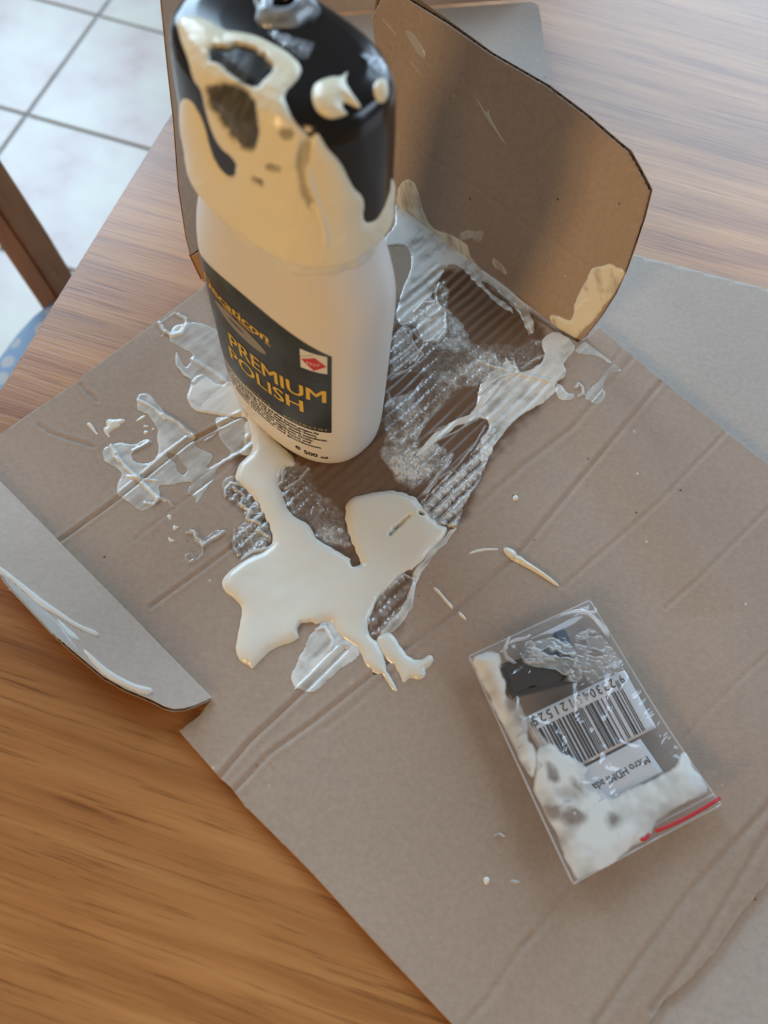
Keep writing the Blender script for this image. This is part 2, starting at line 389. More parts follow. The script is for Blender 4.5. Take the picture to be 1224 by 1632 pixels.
# ------------------------------------------------------------------ opened corrugated box
bx = empty('cardboard_box', (0, .1, 0), 'opened brown corrugated box smeared with white polish under the bottle', 'box')
CH = [((95, 862), (185, 797), (300, 705), (385, 662), .0011, .0009), ((240, 967), (330, 902), (385, 860), (430, 822), .0008, .0009),
      ((345, 1245), (400, 1180), (470, 1115), (550, 1035), .0012, .0011), ((372, 1262), (430, 1200), (500, 1150), (600, 1070), .0010, .0010),
      ((600, 1070), (700, 990), (820, 890), (1050, 614), .0010, .0012), ((735, 830), (830, 745), (915, 680), (1005, 575), .0007, .0014),
      ((896, 936), (960, 880), (1051, 800), (1154, 692), .0005, .0010), ((1060, 970), (1110, 925), (1160, 875), (1240, 795), .0004, .0010),
      ((1080, 1190), (1130, 1130), (1180, 1080), (1240, 1025), .0003, .0010), ((945, 1632), (1025, 1519), (1100, 1417), (1240, 1262), .0010, .0014),
      ((1035, 1610), (1051, 1588), (1117, 1496), (1240, 1290), .0009, .0014), ((833, 1509), (870, 1470), (909, 1420), (935, 1390), .0004, .0010),
      ((745, 1632), (780, 1590), (833, 1509), (850, 1490), .0004, .0012), ((215, 860), (290, 800), (330, 770), (380, 730), .0003, .0009),
      ((700, 1010), (640, 1060), (560, 1130), (520, 1160), .0003, .0009), ((400, 1165), (415, 1210), (450, 1240), (462, 1285), .0003, .0006),
      ((965, 510), (990, 560), (960, 600), (930, 640), .0004, .001), ((128, 612), (135, 622), (148, 632), (155, 640), .0007, .0008),
      ((60, 676), (80, 690), (110, 700), (150, 712), .0006, .0008)]
CH = [([P(*q, .003)[:2] for q in c[:4]], c[4], c[5]) for c in CH]
WET = [chaikin([P(*q, .003)[:2] for q in poly], 2) for poly in (
    [(378, 700), (420, 690), (600, 560), (640, 470), (690, 420), (745, 430), (800, 462), (852, 505), (880, 545), (905, 580), (880, 640), (800, 700), (770, 770), (735, 845), (720, 850), (660, 905), (668, 920), (660, 960), (640, 1010), (600, 1030), (585, 1000), (600, 950), (560, 900), (500, 880), (440, 890), (385, 905), (368, 880), (372, 850), (395, 830), (370, 800), (358, 775)],)]
E2D = np.array([.588, .809])
def base_h(x, y):
    return .0031 * sstep(-.035, .001, sdf(x, y, Lp))
def main_height(x, y, wet=None):
    z = base_h(x, y) + .003 + .00035 * fbm(x * 16, y * 16, 11, 3)
    for pl, d, wd in CH:
        dd = segd(x, y, pl); z = z - d * np.exp(-(dd / (wd * .75)) ** 2) + d * .28 * np.exp(-((dd - wd * 2.2) / wd) ** 2)
    if wet is None: wet = wetness(x, y)
    p = x * U[0] + y * U[1]
    warp = .0006 * fbm(x * 60, y * 60, 5, 2)
    z = z + wet * (.00060 * np.sin(2 * math.pi * (p + warp) / .0052) - .0003) * (0.55 + .45 * vnoise(x * 45, y * 45, 8))
    return z
def wetness(x, y):
    n = fbm(x * 90, y * 90, 21, 4) * .006
    r = np.zeros(x.shape)
    for w_ in WET: r = np.maximum(r, sstep(-.003, .004, sdf(x, y, w_) + n))
    return r
def PM(u, v, dz=0.0):
    z = .003
    for _ in range(3):
        q = P(u, v, z + dz); z = float(base_h(q[:1], q[1:2])[0]) + .003
    return P(u, v, z + dz)
corner = np.array([-.0451, .3605])
out = [P(325, 457, .002)[:2], P(0, 692, .002)[:2], P(-70, 745, .002)[:2], P(-70, 700, .002)[:2]]
out = [P(325, 457, .002)[:2], P(130, 598, .002)[:2], P(126, 604, .002)[:2], P(62, 645, .002)[:2], P(0, 692, .002)[:2], P(-90, 757, .002)[:2], P(-60, 708, .002)[:2] * 0 + P(-78, 690, .002)[:2]]
out = [P(*q, .003)[:2] for q in ((325, 457), (131, 599), (127, 606), (60, 650), (0, 692), (-110, 770), (-95, 672), (0, 768), (170, 942), (338, 1112), (318, 1140), (285, 1165), (350, 1240), (368, 1255), (390, 1285), (436, 1330), (500, 1395), (600, 1505), (720, 1632), (800, 1718), (900, 1760), (1025, 1640))] + \
      [P(*q, .006)[:2] for q in ((1058, 1595), (1072, 1585), (1100, 1562), (1143, 1516), (1183, 1456), (1224, 1407), (1290, 1320), (1500, 960), (1224, 740), (1160, 690), (1050, 603), (1000, 560), (955, 521), (925, 548), (884, 525))] + [corner]
st = .0009
gx, gy = np.meshgrid(np.arange(-.26, .37, st), np.arange(-.24, .37, st))
# rotate the grid to run with the flutes
cc = np.array([.05, .07]); gr = np.stack([gx, gy], -1) - cc
gx, gy = np.meshgrid(np.arange(-.36, .36, st), np.arange(-.33, .33, st))
X = cc[0] + gx * U[0] + gy * E2D[0]; Y = cc[1] + gx * U[1] + gy * E2D[1]
s, nx, ny = sdf(X, Y, out, True)
sn = (s < 0) & (s > -st * .95); X = np.where(sn, nx, X); Y = np.where(sn, ny, Y)
keep = s > -st * .95
rag = keep
wet = np.zeros(X.shape); sub = keep; wet[sub] = wetness(X[sub], Y[sub])
Z = np.zeros(X.shape); Z[sub] = main_height(X[sub], Y[sub], wet[sub])
base_panel = grid('base_panel', np.stack([X, Y, Z], -1), keep, m_card, bx, {'wet': wet}, skirt=.0028, flip=True)

def panel(name, outline, p0, u, v, nrm, m, th=.003, period=.0062, parent=bx, creases=None):
    """corrugated panel: two liners and a sine core. outline in (s,t) of the plane p0 + s u + t v; nrm: side that faces the viewer"""
    o = np.array(outline)
    pt = lambda s_, t_, d: p0 + u * s_ + v * t_ + nrm * d
    me_parts = []
    def liner(d0, d1):
        bm = bmesh.new()
        a = [bm.verts.new(pt(x, y, d0)) for x, y in o]; b_ = [bm.verts.new(pt(x, y, d1)) for x, y in o]
        bm.faces.new(a); bm.faces.new(b_[::-1])
        for i in range(len(o)): j = (i + 1) % len(o); bm.faces.new((a[i], b_[i], b_[j], a[j]))
        bmesh.ops.recalc_face_normals(bm, faces=bm.faces); return bm
    if creases is not None:
        g_ = .0011; sx_, ty_ = np.meshgrid(np.arange(o[:, 0].min() - g_, o[:, 0].max() + g_, g_), np.arange(o[:, 1].min() - g_, o[:, 1].max() + g_, g_))
        dd, nx_, ny_ = sdf(sx_, ty_, o, True); k_ = (dd < 0) & (dd > -g_ * .95); sx_ = np.where(k_, nx_, sx_); ty_ = np.where(k_, ny_, ty_)
        hh = .00003 * np.sin(2 * math.pi * sx_ / period) + .0002 * fbm(sx_ * 20, ty_ * 20, 141, 2) * sstep(0, .01, dd)
        for pl_, dp_, wd_ in creases: hh = hh - dp_ * np.exp(-(segd(sx_, ty_, pl_) / wd_) ** 2)
        top = grid(name, p0 + sx_[..., None] * u + ty_[..., None] * v + hh[..., None] * nrm, dd > -g_ * .95, m, parent, {'wet': sx_ * 0}, skirt=.0005, skirt_dir=tuple(-nrm), flip=(np.cross(u, v) @ nrm) < 0)
    else:
        bm = liner(0, -.0004); me = bpy.data.meshes.new(name); bm.to_mesh(me); bm.free(); top = link(name, me, m, parent)
    bm = liner(-th + .0004, -th); me = bpy.data.meshes.new('back_liner'); bm.to_mesh(me); bm.free(); me.materials.append(m)
    bl = bpy.data.objects.new('back_liner', me); COL.objects.link(bl); bl.parent = top
    # core
    ss = np.arange(o[:, 0].min() + .0002, o[:, 0].max() - .0002, period / 8); V = []; Fc = []; 
    for k, s_ in enumerate(ss):
        ts = []
        for (ax, ay), (bx_, by) in zip(o, np.roll(o, -1, 0)):
            if (ax - s_) * (bx_ - s_) < 0: ts.append(ay + (s_ - ax) / (bx_ - ax) * (by - ay))
        if len(ts) < 2: ts = [0, 0]
        d = -th / 2 + (th / 2 - .0004) * math.sin(2 * math.pi * s_ / period)
        V += [pt(s_, min(ts) + .0001, d), pt(s_, max(ts) - .0001, d)]
        if k: Fc.append([2 * k - 2, 2 * k - 1, 2 * k + 1, 2 * k])
    me = bpy.data.meshes.new('fluting'); me.from_pydata([tuple(v_) for v_ in V], [], Fc); me.materials.append(m_flute)
    co = bpy.data.objects.new('fluting', me); COL.objects.link(co); co.parent = top
    return top
Zv = np.array([0, 0, 1.])
# right side wall, leaning out
la = math.radians(10); WA = Zv * math.cos(la) + O * math.sin(la); NA = np.cross(U, WA); NA = NA if NA @ O < 0 else -NA
PA = np.array([F0[0], F0[1], .003])
def toA(u_, v_): q = on_plane(u_, v_, PA, NA) - PA; return (float(q @ U), float(q @ WA))
oa = [(-.004, 0)] + [toA(*q) for q in ((884, 566), (905, 556), (930, 540), (955, 508), (978, 472), (996, 432), (1010, 392), (1024, 350), (1035, 306), (1028, 292), (1012, 262), (1001, 243), (985, 230), (964, 212), (935, 187), (870, 138), (780, 86), (715, 40), (650, 0), (600, -33))]
oa += [(.150, .104), toA(592, 28), toA(605, 130), (.132, .03), (.128, .0)]
side_a = panel('side_panel', oa, PA, U, WA, NA, m_card, creases=[([toA(640, 215), toA(766, 304), toA(982, 455)], .0005, .0007), ([toA(650, 330), toA(760, 390), toA(880, 470), toA(930, 500)], .0002, .0008), ([toA(700, 140), toA(1010, 330)], .0002, .0009)])
# a second wall behind the bottle, its left edge in view
PB = np.array([*P(325, 457, .003)]); EB = np.array([.589, .808, 0]); OB = np.array([-.808, .589, 0]); lb = math.radians(12)
WB = Zv * math.cos(lb) + OB * math.sin(lb); NB = np.cross(EB, WB); NB = NB if NB @ OB < 0 else -NB
def toB(u_, v_): q = on_plane(u_, v_, PB, NB) - PB; return (float(q @ EB), float(q @ WB))
b_or = [toB(*q) for q in ((325, 449), (317, 432), (306, 409))]
panel('lower_strip', [b_or[0], b_or[1], b_or[2], (.06, b_or[2][1]), (.06, .001)], PB, EB, WB, NB, m_cardo)  # lower strip of the back wall, a deeper orange than the rest
bl = [toB(*q) for q in ((304, 405), (297, 379), (285, 300), (277, 190), (268, 110), (262, 50), (257, 0), (251, -60))]
panel('back_panel', bl + [(.075, bl[-1][1]), (.075, .024), (.06, bl[0][1])], PB + NB * .0005, EB, WB, NB, m_card, th=.0014)
# flap folded down flat beyond the side wall, with a low wall at its far edge
PG = np.array([*P(640, 18, .012)]); q = P(855, 2, .012); UG = (q - PG) / np.linalg.norm(q - PG); VG = np.cross(Zv, UG)
def toG(u_, v_): q = on_plane(u_, v_, PG, Zv) - PG; return (float(q @ UG), float(q @ VG))
og = [toG(*q) for q in ((540, 26), (640, 18), (848, 3), (858, 8), (862, 30), (869, 90), (872, 108), (880, 150), (890, 230))] + [toG(700, 190), toG(575, 170)]
gp = panel('folded_flap', og, PG, UG, VG, Zv, m_card2)  # paler, greyer board than the walls: window light put into its colour
og2 = [(-.10, 0), (toG(855, 2)[0] - .004, 0), (toG(855, 2)[0] - .012, .055), (-.10, .055)]
LW = Zv * math.cos(.5) + VG * math.sin(.5); panel('far_wall', og2, PG + VG * .0035, UG, LW, -np.cross(UG, LW) if (np.cross(UG, LW) @ VG) > 0 else np.cross(UG, LW), m_card)
# left flap, bent up out of the table plane
a = P(338, 1112, .0045); b2 = P(0, 768, .0045); UL = (b2 - a) / np.linalg.norm(b2 - a); OL = np.cross(Zv, UL); OL = OL if OL @ O < 0 else -OL
li = math.radians(22); WL = OL * math.cos(li) + Zv * math.sin(li); NL = np.cross(UL, WL); NL = NL if NL[2] > 0 else -NL
def toL(u_, v_): q = on_plane(u_, v_, a, NL) - a; return (float(q @ UL), float(q @ WL))
ol = [(0, 0)] + [toL(*q) for q in ((310, 1124), (294, 1129), (276, 1130), (262, 1126), (243, 1116), (200, 1098), (165, 1078), (110, 1032), (72, 996), (40, 960), (12, 930), (0, 912), (-30, 868), (-70, 800))] + [toL(-90, 675)]
left_flap = panel('left_flap', ol, a + NL * .0003, UL, WL, NL, m_card_lit)

# ------------------------------------------------------------------ polish: fields built from outlines
def field(x, y, polys, S, soft=.0006):
    """cover (0..1) and height from outlines already in surface coordinates"""
    cov = np.zeros(x.shape); hg = np.full(x.shape, -.0006)
    wx_ = .0011 * fbm(x * 170, y * 170, 33, 4); wy_ = .0011 * fbm(x * 170 + 31, y * 170 - 17, 34, 4)
    for pl, op, h, style in polys:
        a_ = .55 if style == 'pool' else 1.0
        d = sdf(x + wx_ * a_, y + wy_ * a_, pl)
        nn = fbm(x * 260, y * 260, 31, 3)
        e = sstep(-.0002, soft, d)
        if style == 'pool':
            cov = np.maximum(cov, sstep(-.0004, .0002, d))
            hg = np.maximum(hg, np.where(d > 0, h * (1 - np.exp(-d / .0016)) * (1 + .40 * fbm(x * 34, y * 34, 41, 3) + .10 * fbm(x * 120, y * 120, 42, 2)), np.maximum(d * 1.0, -.0006)))
        elif style == 'film':
            s1 = .6 * fbm(x * 70 + y * 30, y * 90, 51, 4) + .7 * fbm((x * U[0] + y * U[1]) * 260, (x * O[0] + y * O[1]) * 60, 52, 4)
            c = min(op * 1.3, .97) * e * np.clip(1 + .95 * s1 + .2 * nn, .3, 1.4) + .08 * np.exp(-((d - .0006) / .0006) ** 2) * (d > -.0001)
            cov = np.maximum(cov, np.clip(c, 0, .97)); hg = np.maximum(hg, np.where(d > 0, h * .5 * np.clip(d / .0015, 0, 1) * (1 + .5 * s1), -.0006))
        elif style == 'froth':
            wx = x + .0016 * fbm(x * 210, y * 210, 61, 3); wy = y + .0016 * fbm(x * 210 + 9, y * 210 - 5, 62, 3)
            v1 = np.exp(-(fbm(wx * 520, wy * 520, 63, 3) * 7) ** 2); v2 = np.exp(-(fbm(wx * 240, wy * 240, 64, 3) * 9) ** 2)
            en_ = sstep(-.0006, .0020, d + .0012 * nn)
            pt_ = sstep(-.35, .25, fbm(x * 75, y * 75, 65, 3) + .25 * nn); c = en_ * (.35 + .65 * pt_) * np.clip(op * (.45 + .6 * pt_) + .50 * v1 * op * 1.6 + .30 * v2, 0, .95)
            cov = np.maximum(cov, c); hg = np.maximum(hg, np.where(en_ > .02, h * .42 * (.35 + .9 * v1 + .7 * v2) * en_, -.0006))
        elif style == 'rib':
            p = x * U[0] + y * U[1]; rb = .5 + .5 * np.sin(2 * math.pi * (p + .0004 * nn) / .0052)
            v1 = np.exp(-(fbm(x * 300, y * 300, 73, 3) * 6) ** 2)
            c = e * np.clip(op * rb ** .7 + .5 * v1 * op + .2 * nn, 0, .95); cov = np.maximum(cov, c); hg = np.maximum(hg, np.where(d > 0, h * (.3 + rb + .5 * v1), -.0006))
        elif style == 'cut':
            k = sstep(-.0008, .0006, d + .0006 * nn); cov = cov * (1 - k); hg = hg * (1 - k) + k * -.0006
    return cov, hg
def ridge(x, y, cov, hg, rid):
    for pl, wd, h, c in rid:
        d = segd(x, y, pl) + .0003 * fbm(x * 400, y * 400, 81, 2); g = np.exp(-(d / wd) ** 2); cov = np.clip(cov + c * g, 0, 1); hg = np.where(g > .05, np.maximum(hg, 0) + h * g, hg)
    return cov, hg
def pm(poly, n=2): return chaikin([PM(*q)[:2] for q in poly], n)
def zm(ox, oy, k, pts): return [(ox + a_ / k, oy + b_ / k) for a_, b_ in pts]
def drape(name, polys, m, parent, st=.0004, level=False, rid=(), pad=.002, dz=.00012, smooth_pl=2, thick=1.0, material_cover=True):
    pp = [(pm(pl, smooth_pl), op, h, sty) for pl, op, h, sty in polys]
    rr = [([PM(*q)[:2] for q in pl], wd, h, c) for pl, wd, h, c in rid]
    allp = np.concatenate([q[0] for q in pp if q[3] != 'cut'] + [np.array(r_[0]) for r_ in rr]); lo_, hi_ = allp.min(0) - pad, allp.max(0) + pad
    x, y = np.meshgrid(np.arange(lo_[0], hi_[0], st), np.arange(lo_[1], hi_[1], st))
    cov, hg = field(x, y, pp, None); cov, hg = ridge(x, y, cov, hg, rr)
    inside = (x - F0[0]) * O[0] + (y - F0[1]) * O[1] < 0.0004
    keep = (cov > .015) & inside
    k2 = keep.copy(); k2[1:] |= keep[:-1]; k2[:-1] |= keep[1:]; k2[:, 1:] |= keep[:, :-1]; k2[:, :-1] |= keep[:, 1:]
    z = base_h(x[k2], y[k2]) + .0029 if level else main_height(x[k2], y[k2]); Zz = np.zeros(x.shape); Zz[k2] = z
    return grid(name, np.stack([x, y, Zz + dz + hg], -1), k2, m, parent, {'cover': cov}, flip=True)

sp = empty('polish_spill', (.0, .14, .003), 'large puddle of spilled white polish around the bottle on the cardboard', 'spill')
z4 = lambda *p: zm(330, 680, 2.72, p)
z3 = lambda *p: zm(590, 260, 2.72, p)
zl = lambda *p: zm(240, 480, 4.295, p)
P1 = z4((185, 125), (130, 170), (120, 235), (170, 270), (205, 310), (258, 395), (290, 470), (285, 520), (190, 565), (120, 610), (75, 650), (62, 690), (85, 725), (140, 760), (152, 800), (146, 850), (130, 920), (123, 970), (135, 1010), (160, 1028), (178, 1035), (190, 1052), (205, 1042), (235, 1005), (300, 958), (330, 944), (395, 925), (425, 880), (480, 850), (540, 840), (565, 880), (600, 930), (670, 975), (685, 1030), (725, 1060), (765, 1075), (795, 1125), (825, 1150), (815, 1120), (775, 1060), (765, 990), (745, 940), (705, 910), (692, 850), (730, 750), (800, 685), (850, 630), (905, 610), (1060, 440), (1000, 425), (930, 350), (905, 305), (850, 288), (790, 275), (700, 290), (620, 310), (600, 360), (612, 450), (640, 530), (675, 600), (650, 610), (600, 560), (530, 520), (470, 490), (440, 420), (385, 400), (335, 345), (322, 290), (300, 240), (330, 180), (400, 160), (300, 60), (230, -60), (170, -180), (140, -160), (165, -60), (190, 40), (200, 100))
P1b = z4((800, 890), (840, 960), (880, 1008), (935, 1012), (965, 985), (985, 1008), (970, 1035), (945, 1050), (950, 1080), (920, 1100), (880, 1085), (857, 1113), (840, 1070), (800, 1020), (760, 990), (740, 940), (740, 900))
PT = zl((255, 590), (250, 690), (290, 740), (380, 775), (500, 790), (590, 795), (650, 800), (760, 900), (800, 800), (700, 640), (600, 560), (560, 545), (470, 580), (400, 520), (330, 490), (285, 530))
drape('thick_puddle', [(P1, 1, .0021, 'pool'), (P1b, 1, .0015, 'pool'),
    (z4((785, 472), (830, 425), (876, 380), (884, 386), (845, 428), (800, 475)), 1, 0, 'cut'), (z4((905, 372), (935, 374), (940, 388), (918, 390)), 1, 0, 'cut'),
    (z4((565, 525), (640, 510), (635, 550), (590, 552)), 1, 0, 'cut'), (z4((605, 570), (645, 580), (655, 610), (620, 612)), 1, 0, 'cut'), (z4((385, 880), (430, 845), (470, 850), (440, 900), (400, 925)), 1, 0, 'cut')], m_cream, sp, level=True)
C1 = z3((110, 150), (125, 90), (170, 60), (205, 90), (222, 170), (262, 280), (350, 310), (420, 340), (440, 420), (500, 470), (600, 545), (700, 635), (715, 735), (688, 745), (655, 655), (560, 565), (640, 670), (560, 620), (490, 555), (440, 500), (340, 440), (315, 480), (285, 520), (265, 590), (215, 640), (180, 700), (100, 700), (130, 560), (190, 440), (160, 350), (60, 370), (60, 320), (110, 270))
F1 = z3((260, 560), (330, 640), (325, 740), (290, 780), (235, 780), (190, 730), (180, 770), (225, 800), (230, 830), (190, 870), (140, 900), (90, 940), (85, 850), (105, 700), (180, 640))
F2 = z3((280, 480), (350, 500), (330, 640), (415, 700), (430, 785), (560, 780), (650, 800), (730, 740), (760, 830), (640, 960), (455, 965), (380, 985), (300, 1060), (240, 1140), (210, 1224), (200, 1300), (120, 1330), (40, 1290), (60, 1150), (70, 1000), (90, 900), (180, 780), (280, 640))
C2 = z3((730, 765), (800, 725), (870, 765), (893, 800), (870, 835), (830, 870), (862, 915), (800, 955), (812, 990), (740, 1050), (640, 1100), (590, 1160), (545, 1224), (500, 1300), (470, 1290), (470, 1224), (510, 1130), (500, 1108), (440, 1110), (350, 1160), (250, 1240), (180, 1290), (240, 1210), (330, 1130), (450, 1080), (470, 1000), (480, 950), (560, 900), (590, 850), (630, 880), (660, 910), (720, 880), (760, 840))
ARM = [(795, 690), (784, 718), (765, 768), (742, 800), (730, 832), (722, 842), (698, 834), (672, 810), (668, 798), (690, 780), (712, 756), (738, 738), (762, 708), (780, 680)]
F3 = z4((180, 150), (320, 140), (420, 160), (460, 180), (475, 270), (500, 300), (600, 350), (605, 450), (640, 530), (540, 520), (470, 490), (440, 420), (385, 400), (330, 345), (320, 290))
F4 = z4((80, 280), (100, 250), (130, 240), (170, 265), (205, 310), (258, 395), (290, 480), (285, 520), (190, 565), (140, 560), (118, 520), (125, 450), (170, 400), (130, 340), (90, 320))
F5 = z4((780, 120), (860, 110), (940, 100), (1000, 60), (1060, 120), (1000, 200), (930, 260), (850, 270), (790, 200))
LOBE = z4((500, 830), (430, 935), (385, 1015), (360, 1085), (375, 1140), (430, 1158), (500, 1130), (590, 1040), (680, 985), (620, 900), (570, 850))
EDGE = z4((1060, 440), (1085, 430), (1082, 455), (1020, 520), (930, 620), (905, 690), (892, 790), (830, 870), (800, 900), (760, 930), (740, 895), (780, 860), (860, 760), (890, 680), (880, 630), (940, 570), (1000, 500))
drape('polish_film', [
    (zl((120, 235), (160, 170), (280, 130), (420, 170), (500, 230), (580, 400), (640, 600), (600, 760), (400, 700), (290, 540), (230, 515), (180, 460), (150, 380), (175, 350), (215, 430), (240, 455), (300, 355), (205, 330), (135, 290)), .42, .0004, 'film'),
    (PT, .97, .0010, 'film'),
    (zl((430, 785), (590, 795), (655, 820), (670, 900), (645, 1000), (600, 1045), (520, 1090), (450, 1150), (425, 1230), (345, 1350), (312, 1408), (290, 1340), (245, 1310), (300, 1235), (430, 1140), (570, 1040), (500, 1000), (460, 900)), .38, .0003, 'film'),
    (zl((640, 800), (720, 860), (760, 980), (680, 1060), (600, 1060), (645, 960)), .85, .0006, 'film'),
    (zl((480, 1240), (540, 1190), (600, 1190), (560, 1250), (520, 1290), (490, 1300)), .45, .0004, 'film'),
    (C1, .90, .0007, 'film'),
    (C2, .90, .0007, 'film'),
    (F2, .34, .0006, 'froth'), (z3((300, 600), (325, 660), (320, 740), (285, 775), (235, 775), (195, 720), (215, 650), (260, 610)), .62, .0008, 'film'), (z3((110, 720), (170, 730), (185, 790), (222, 815), (215, 845), (150, 880), (100, 920), (90, 850)), .50, .0008, 'film'), (F1, .75, .0010, 'froth'),
    (ARM, .60, .0006, 'rib'),
    (F3, .34, .0008, 'froth'), (F4, .26, .0010, 'froth'), (F5, .50, .0008, 'froth'),
    (z4((850, 630), (905, 670), (885, 740), (840, 830), (730, 915), (700, 880), (730, 750), (800, 680)), .22, .0004, 'rib'),
    (LOBE, .62, .0004, 'film'), (EDGE, .66, .0005, 'film'),
    (z3((885, 800), (930, 770), (990, 720), (1030, 730), (1110, 820), (1040, 880), (1000, 850), (940, 830), (890, 830)), .42, .0004, 'film'),
    (z3((1110, 825), (1190, 890), (1100, 900), (1040, 910), (1010, 960), (1025, 1010), (990, 1055), (940, 1030), (925, 1000), (1000, 930), (1050, 870)), .34, .0002, 'film'),
    (z3((800, 955), (830, 955), (860, 1000), (890, 1000), (885, 1025), (850, 1036), (800, 1020)), .55, .0005, 'film'),
    (z3((85, 930), (190, 905), (245, 920), (160, 1000), (100, 1020), (78, 980)), 1, 0, 'cut'),
    (z3((420, 975), (455, 970), (460, 1020), (440, 1070), (350, 1120), (230, 1170), (200, 1190), (270, 1110), (350, 1050)), 1, 0, 'cut'),
    (z3((500, 1118), (512, 1135), (480, 1200), (440, 1250), (400, 1300), (340, 1330), (310, 1320), (360, 1250), (430, 1170)), 1, 0, 'cut'),
    (z3((330, 442), (380, 438), (440, 495), (420, 500), (370, 460)), 1, 0, 'cut'),
    (z3((482, 495), (560, 560), (640, 640), (600, 620), (500, 545)), .5, 0, 'cut'),
], m_film, sp, rid=[
    (z3((300, 520), (285, 560), (290, 610), (325, 640), (330, 730), (290, 775), (235, 775), (180, 730)), .0007, .0009, .5),
    (z3((190, 650), (230, 610), (290, 600), (310, 640), (260, 670), (215, 640)), .0006, .0008, .4),
    (z3((110, 740), (170, 720), (190, 790), (228, 830), (190, 880), (140, 905), (88, 938)), .0006, .0009, .5),
    (z3((620, 850), (640, 910), (560, 930), (500, 970), (470, 1000)), .0006, .0008, .35), (z3((640, 910), (520, 880), (470, 860)), .0005, .0006, .35),
    (z3((640, 910), (560, 950), (520, 1000), (480, 1050)), .0005, .0006, .4), (z3((780, 950), (700, 930), (650, 920)), .0007, .0009, .5),
    (z3((760, 830), (700, 860), (660, 890)), .0006, .0006, .4), (z3((700, 640), (600, 550), (490, 470)), .0006, .0006, .4), (z3((690, 740), (650, 650), (560, 560)), .0005, .0006, .4),
    (z3((480, 1100), (380, 1160), (240, 1224), (180, 1260)), .0006, .0007, .5), (z3((455, 1085), (350, 1125), (260, 1170)), .0005, .0006, .4),
    (z3((500, 1140), (450, 1224), (380, 1310), (300, 1370)), .0005, .0006, .35),
    (z4((80, 300), (78, 275), (105, 245), (180, 262)), .0006, .0009, .7), (z4((120, 270), (160, 300), (145, 340), (190, 370), (170, 400), (230, 420), (215, 450), (270, 480)), .0006, .0012, .55),
    (z4((150, 575), (200, 545), (285, 520)), .0008, .0010, .6), (z4((120, 450), (115, 520), (140, 560)), .0006, .0007, .4),
    (z4((375, 1145), (450, 1075), (510, 1010), (570, 955)), .0004, .0004, .3), (z4((470, 880), (510, 870), (545, 930), (530, 970)), .0005, .0007, .4),
    (z4((930, 350), (1000, 420), (1080, 430)), .0007, .0010, .5), (z4((940, 290), (1010, 200), (1060, 125)), .0010, .0010, .5),
    (z4((330, 180), (325, 240), (300, 260)), .0007, .0010, .6), (z4((440, 180), (400, 230), (340, 270)), .0006, .0009, .5),
    (z4((790, 700), (850, 640), (890, 660)), .0005, .0007, .5), (z4((700, 850), (690, 800), (760, 710)), .0005, .0006, .5),
    (z3((890, 975), (900, 958), (920, 975), (922, 1000), (905, 1012)), .0007, .0010, .7),
    (zl((60, 150), (90, 205), (150, 240), (215, 220), (248, 160), (235, 120), (190, 95)), .0011, .0010, .75),
    (zl((60, 160), (110, 120), (170, 80)), .0005, .0007, .5), (zl((75, 245), (110, 210)), .0005, .0006, .5),
    (zl((370, 960), (440, 920), (470, 860)), .0006, .0004, .4), (zl((420, 1150), (520, 1090), (620, 1035)), .0010, .0005, .4),
    (zl((290, 400), (420, 480), (530, 560)), .0012, .0005, .35), (zl((180, 360), (180, 450), (230, 500), (300, 560)), .0007, .0005, .3)])
# polish on the right side wall
def on_wall(name, polys, m, parent, rid=()):
    pp = [(chaikin([toA(*q) for q in pl], 2), op, h, sty) for pl, op, h, sty in polys]; rr = [([toA(*q) for q in pl], wd, h, c) for pl, wd, h, c in rid]
    allp = np.concatenate([q[0] for q in pp] + [np.array(r_[0]) for r_ in rr]); lo_, hi_ = allp.min(0) - .002, allp.max(0) + .002; lo_[1] = max(lo_[1], -.001)
    x, y = np.meshgrid(np.arange(lo_[0], hi_[0], .0005), np.arange(lo_[1], hi_[1], .0005))
    cov, hg = field(x, y, pp, None); cov, hg = ridge(x, y, cov, hg, rr)
    X3 = PA + x[..., None] * U + y[..., None] * WA + (hg + .0001)[..., None] * NA
    keep = (cov > .015); k2 = keep.copy(); k2[1:] |= keep[:-1]; k2[:-1] |= keep[1:]; k2[:, 1:] |= keep[:, :-1]; k2[:, :-1] |= keep[:, 1:]
    return grid(name, X3, k2, m, parent, {'cover': cov}, flip=(np.cross(U, WA) @ NA) > 0)
z6 = lambda *p: zm(860, 380, 3.363, p)
on_wall('wall_film', [(C1, .78, .0006, 'film'), (z3((380, 300), (440, 288), (498, 295), (490, 340), (460, 350), (440, 320), (400, 340)), .3, .0002, 'film'), (z3((525, 405), (560, 430), (605, 485), (570, 478), (530, 440)), .4, .0002, 'film')], m_film_w, sp,
        rid=[(z3((200, 270), (300, 350), (420, 440)), .0012, .0007, .3)])
on_wall('wall_patch', [(z6((270, 160), (330, 142), (380, 135), (420, 155), (470, 165), (450, 225), (400, 300), (330, 390), (230, 500), (190, 560), (150, 560), (100, 505), (60, 455), (52, 420), (80, 403), (130, 425), (165, 440), (185, 400), (190, 330), (225, 260), (265, 190)), .97, .0014, 'film')], m_film_w, sp,
        rid=[(z6((185, 460), (200, 380), (260, 330)), .001, .0006, .1)])

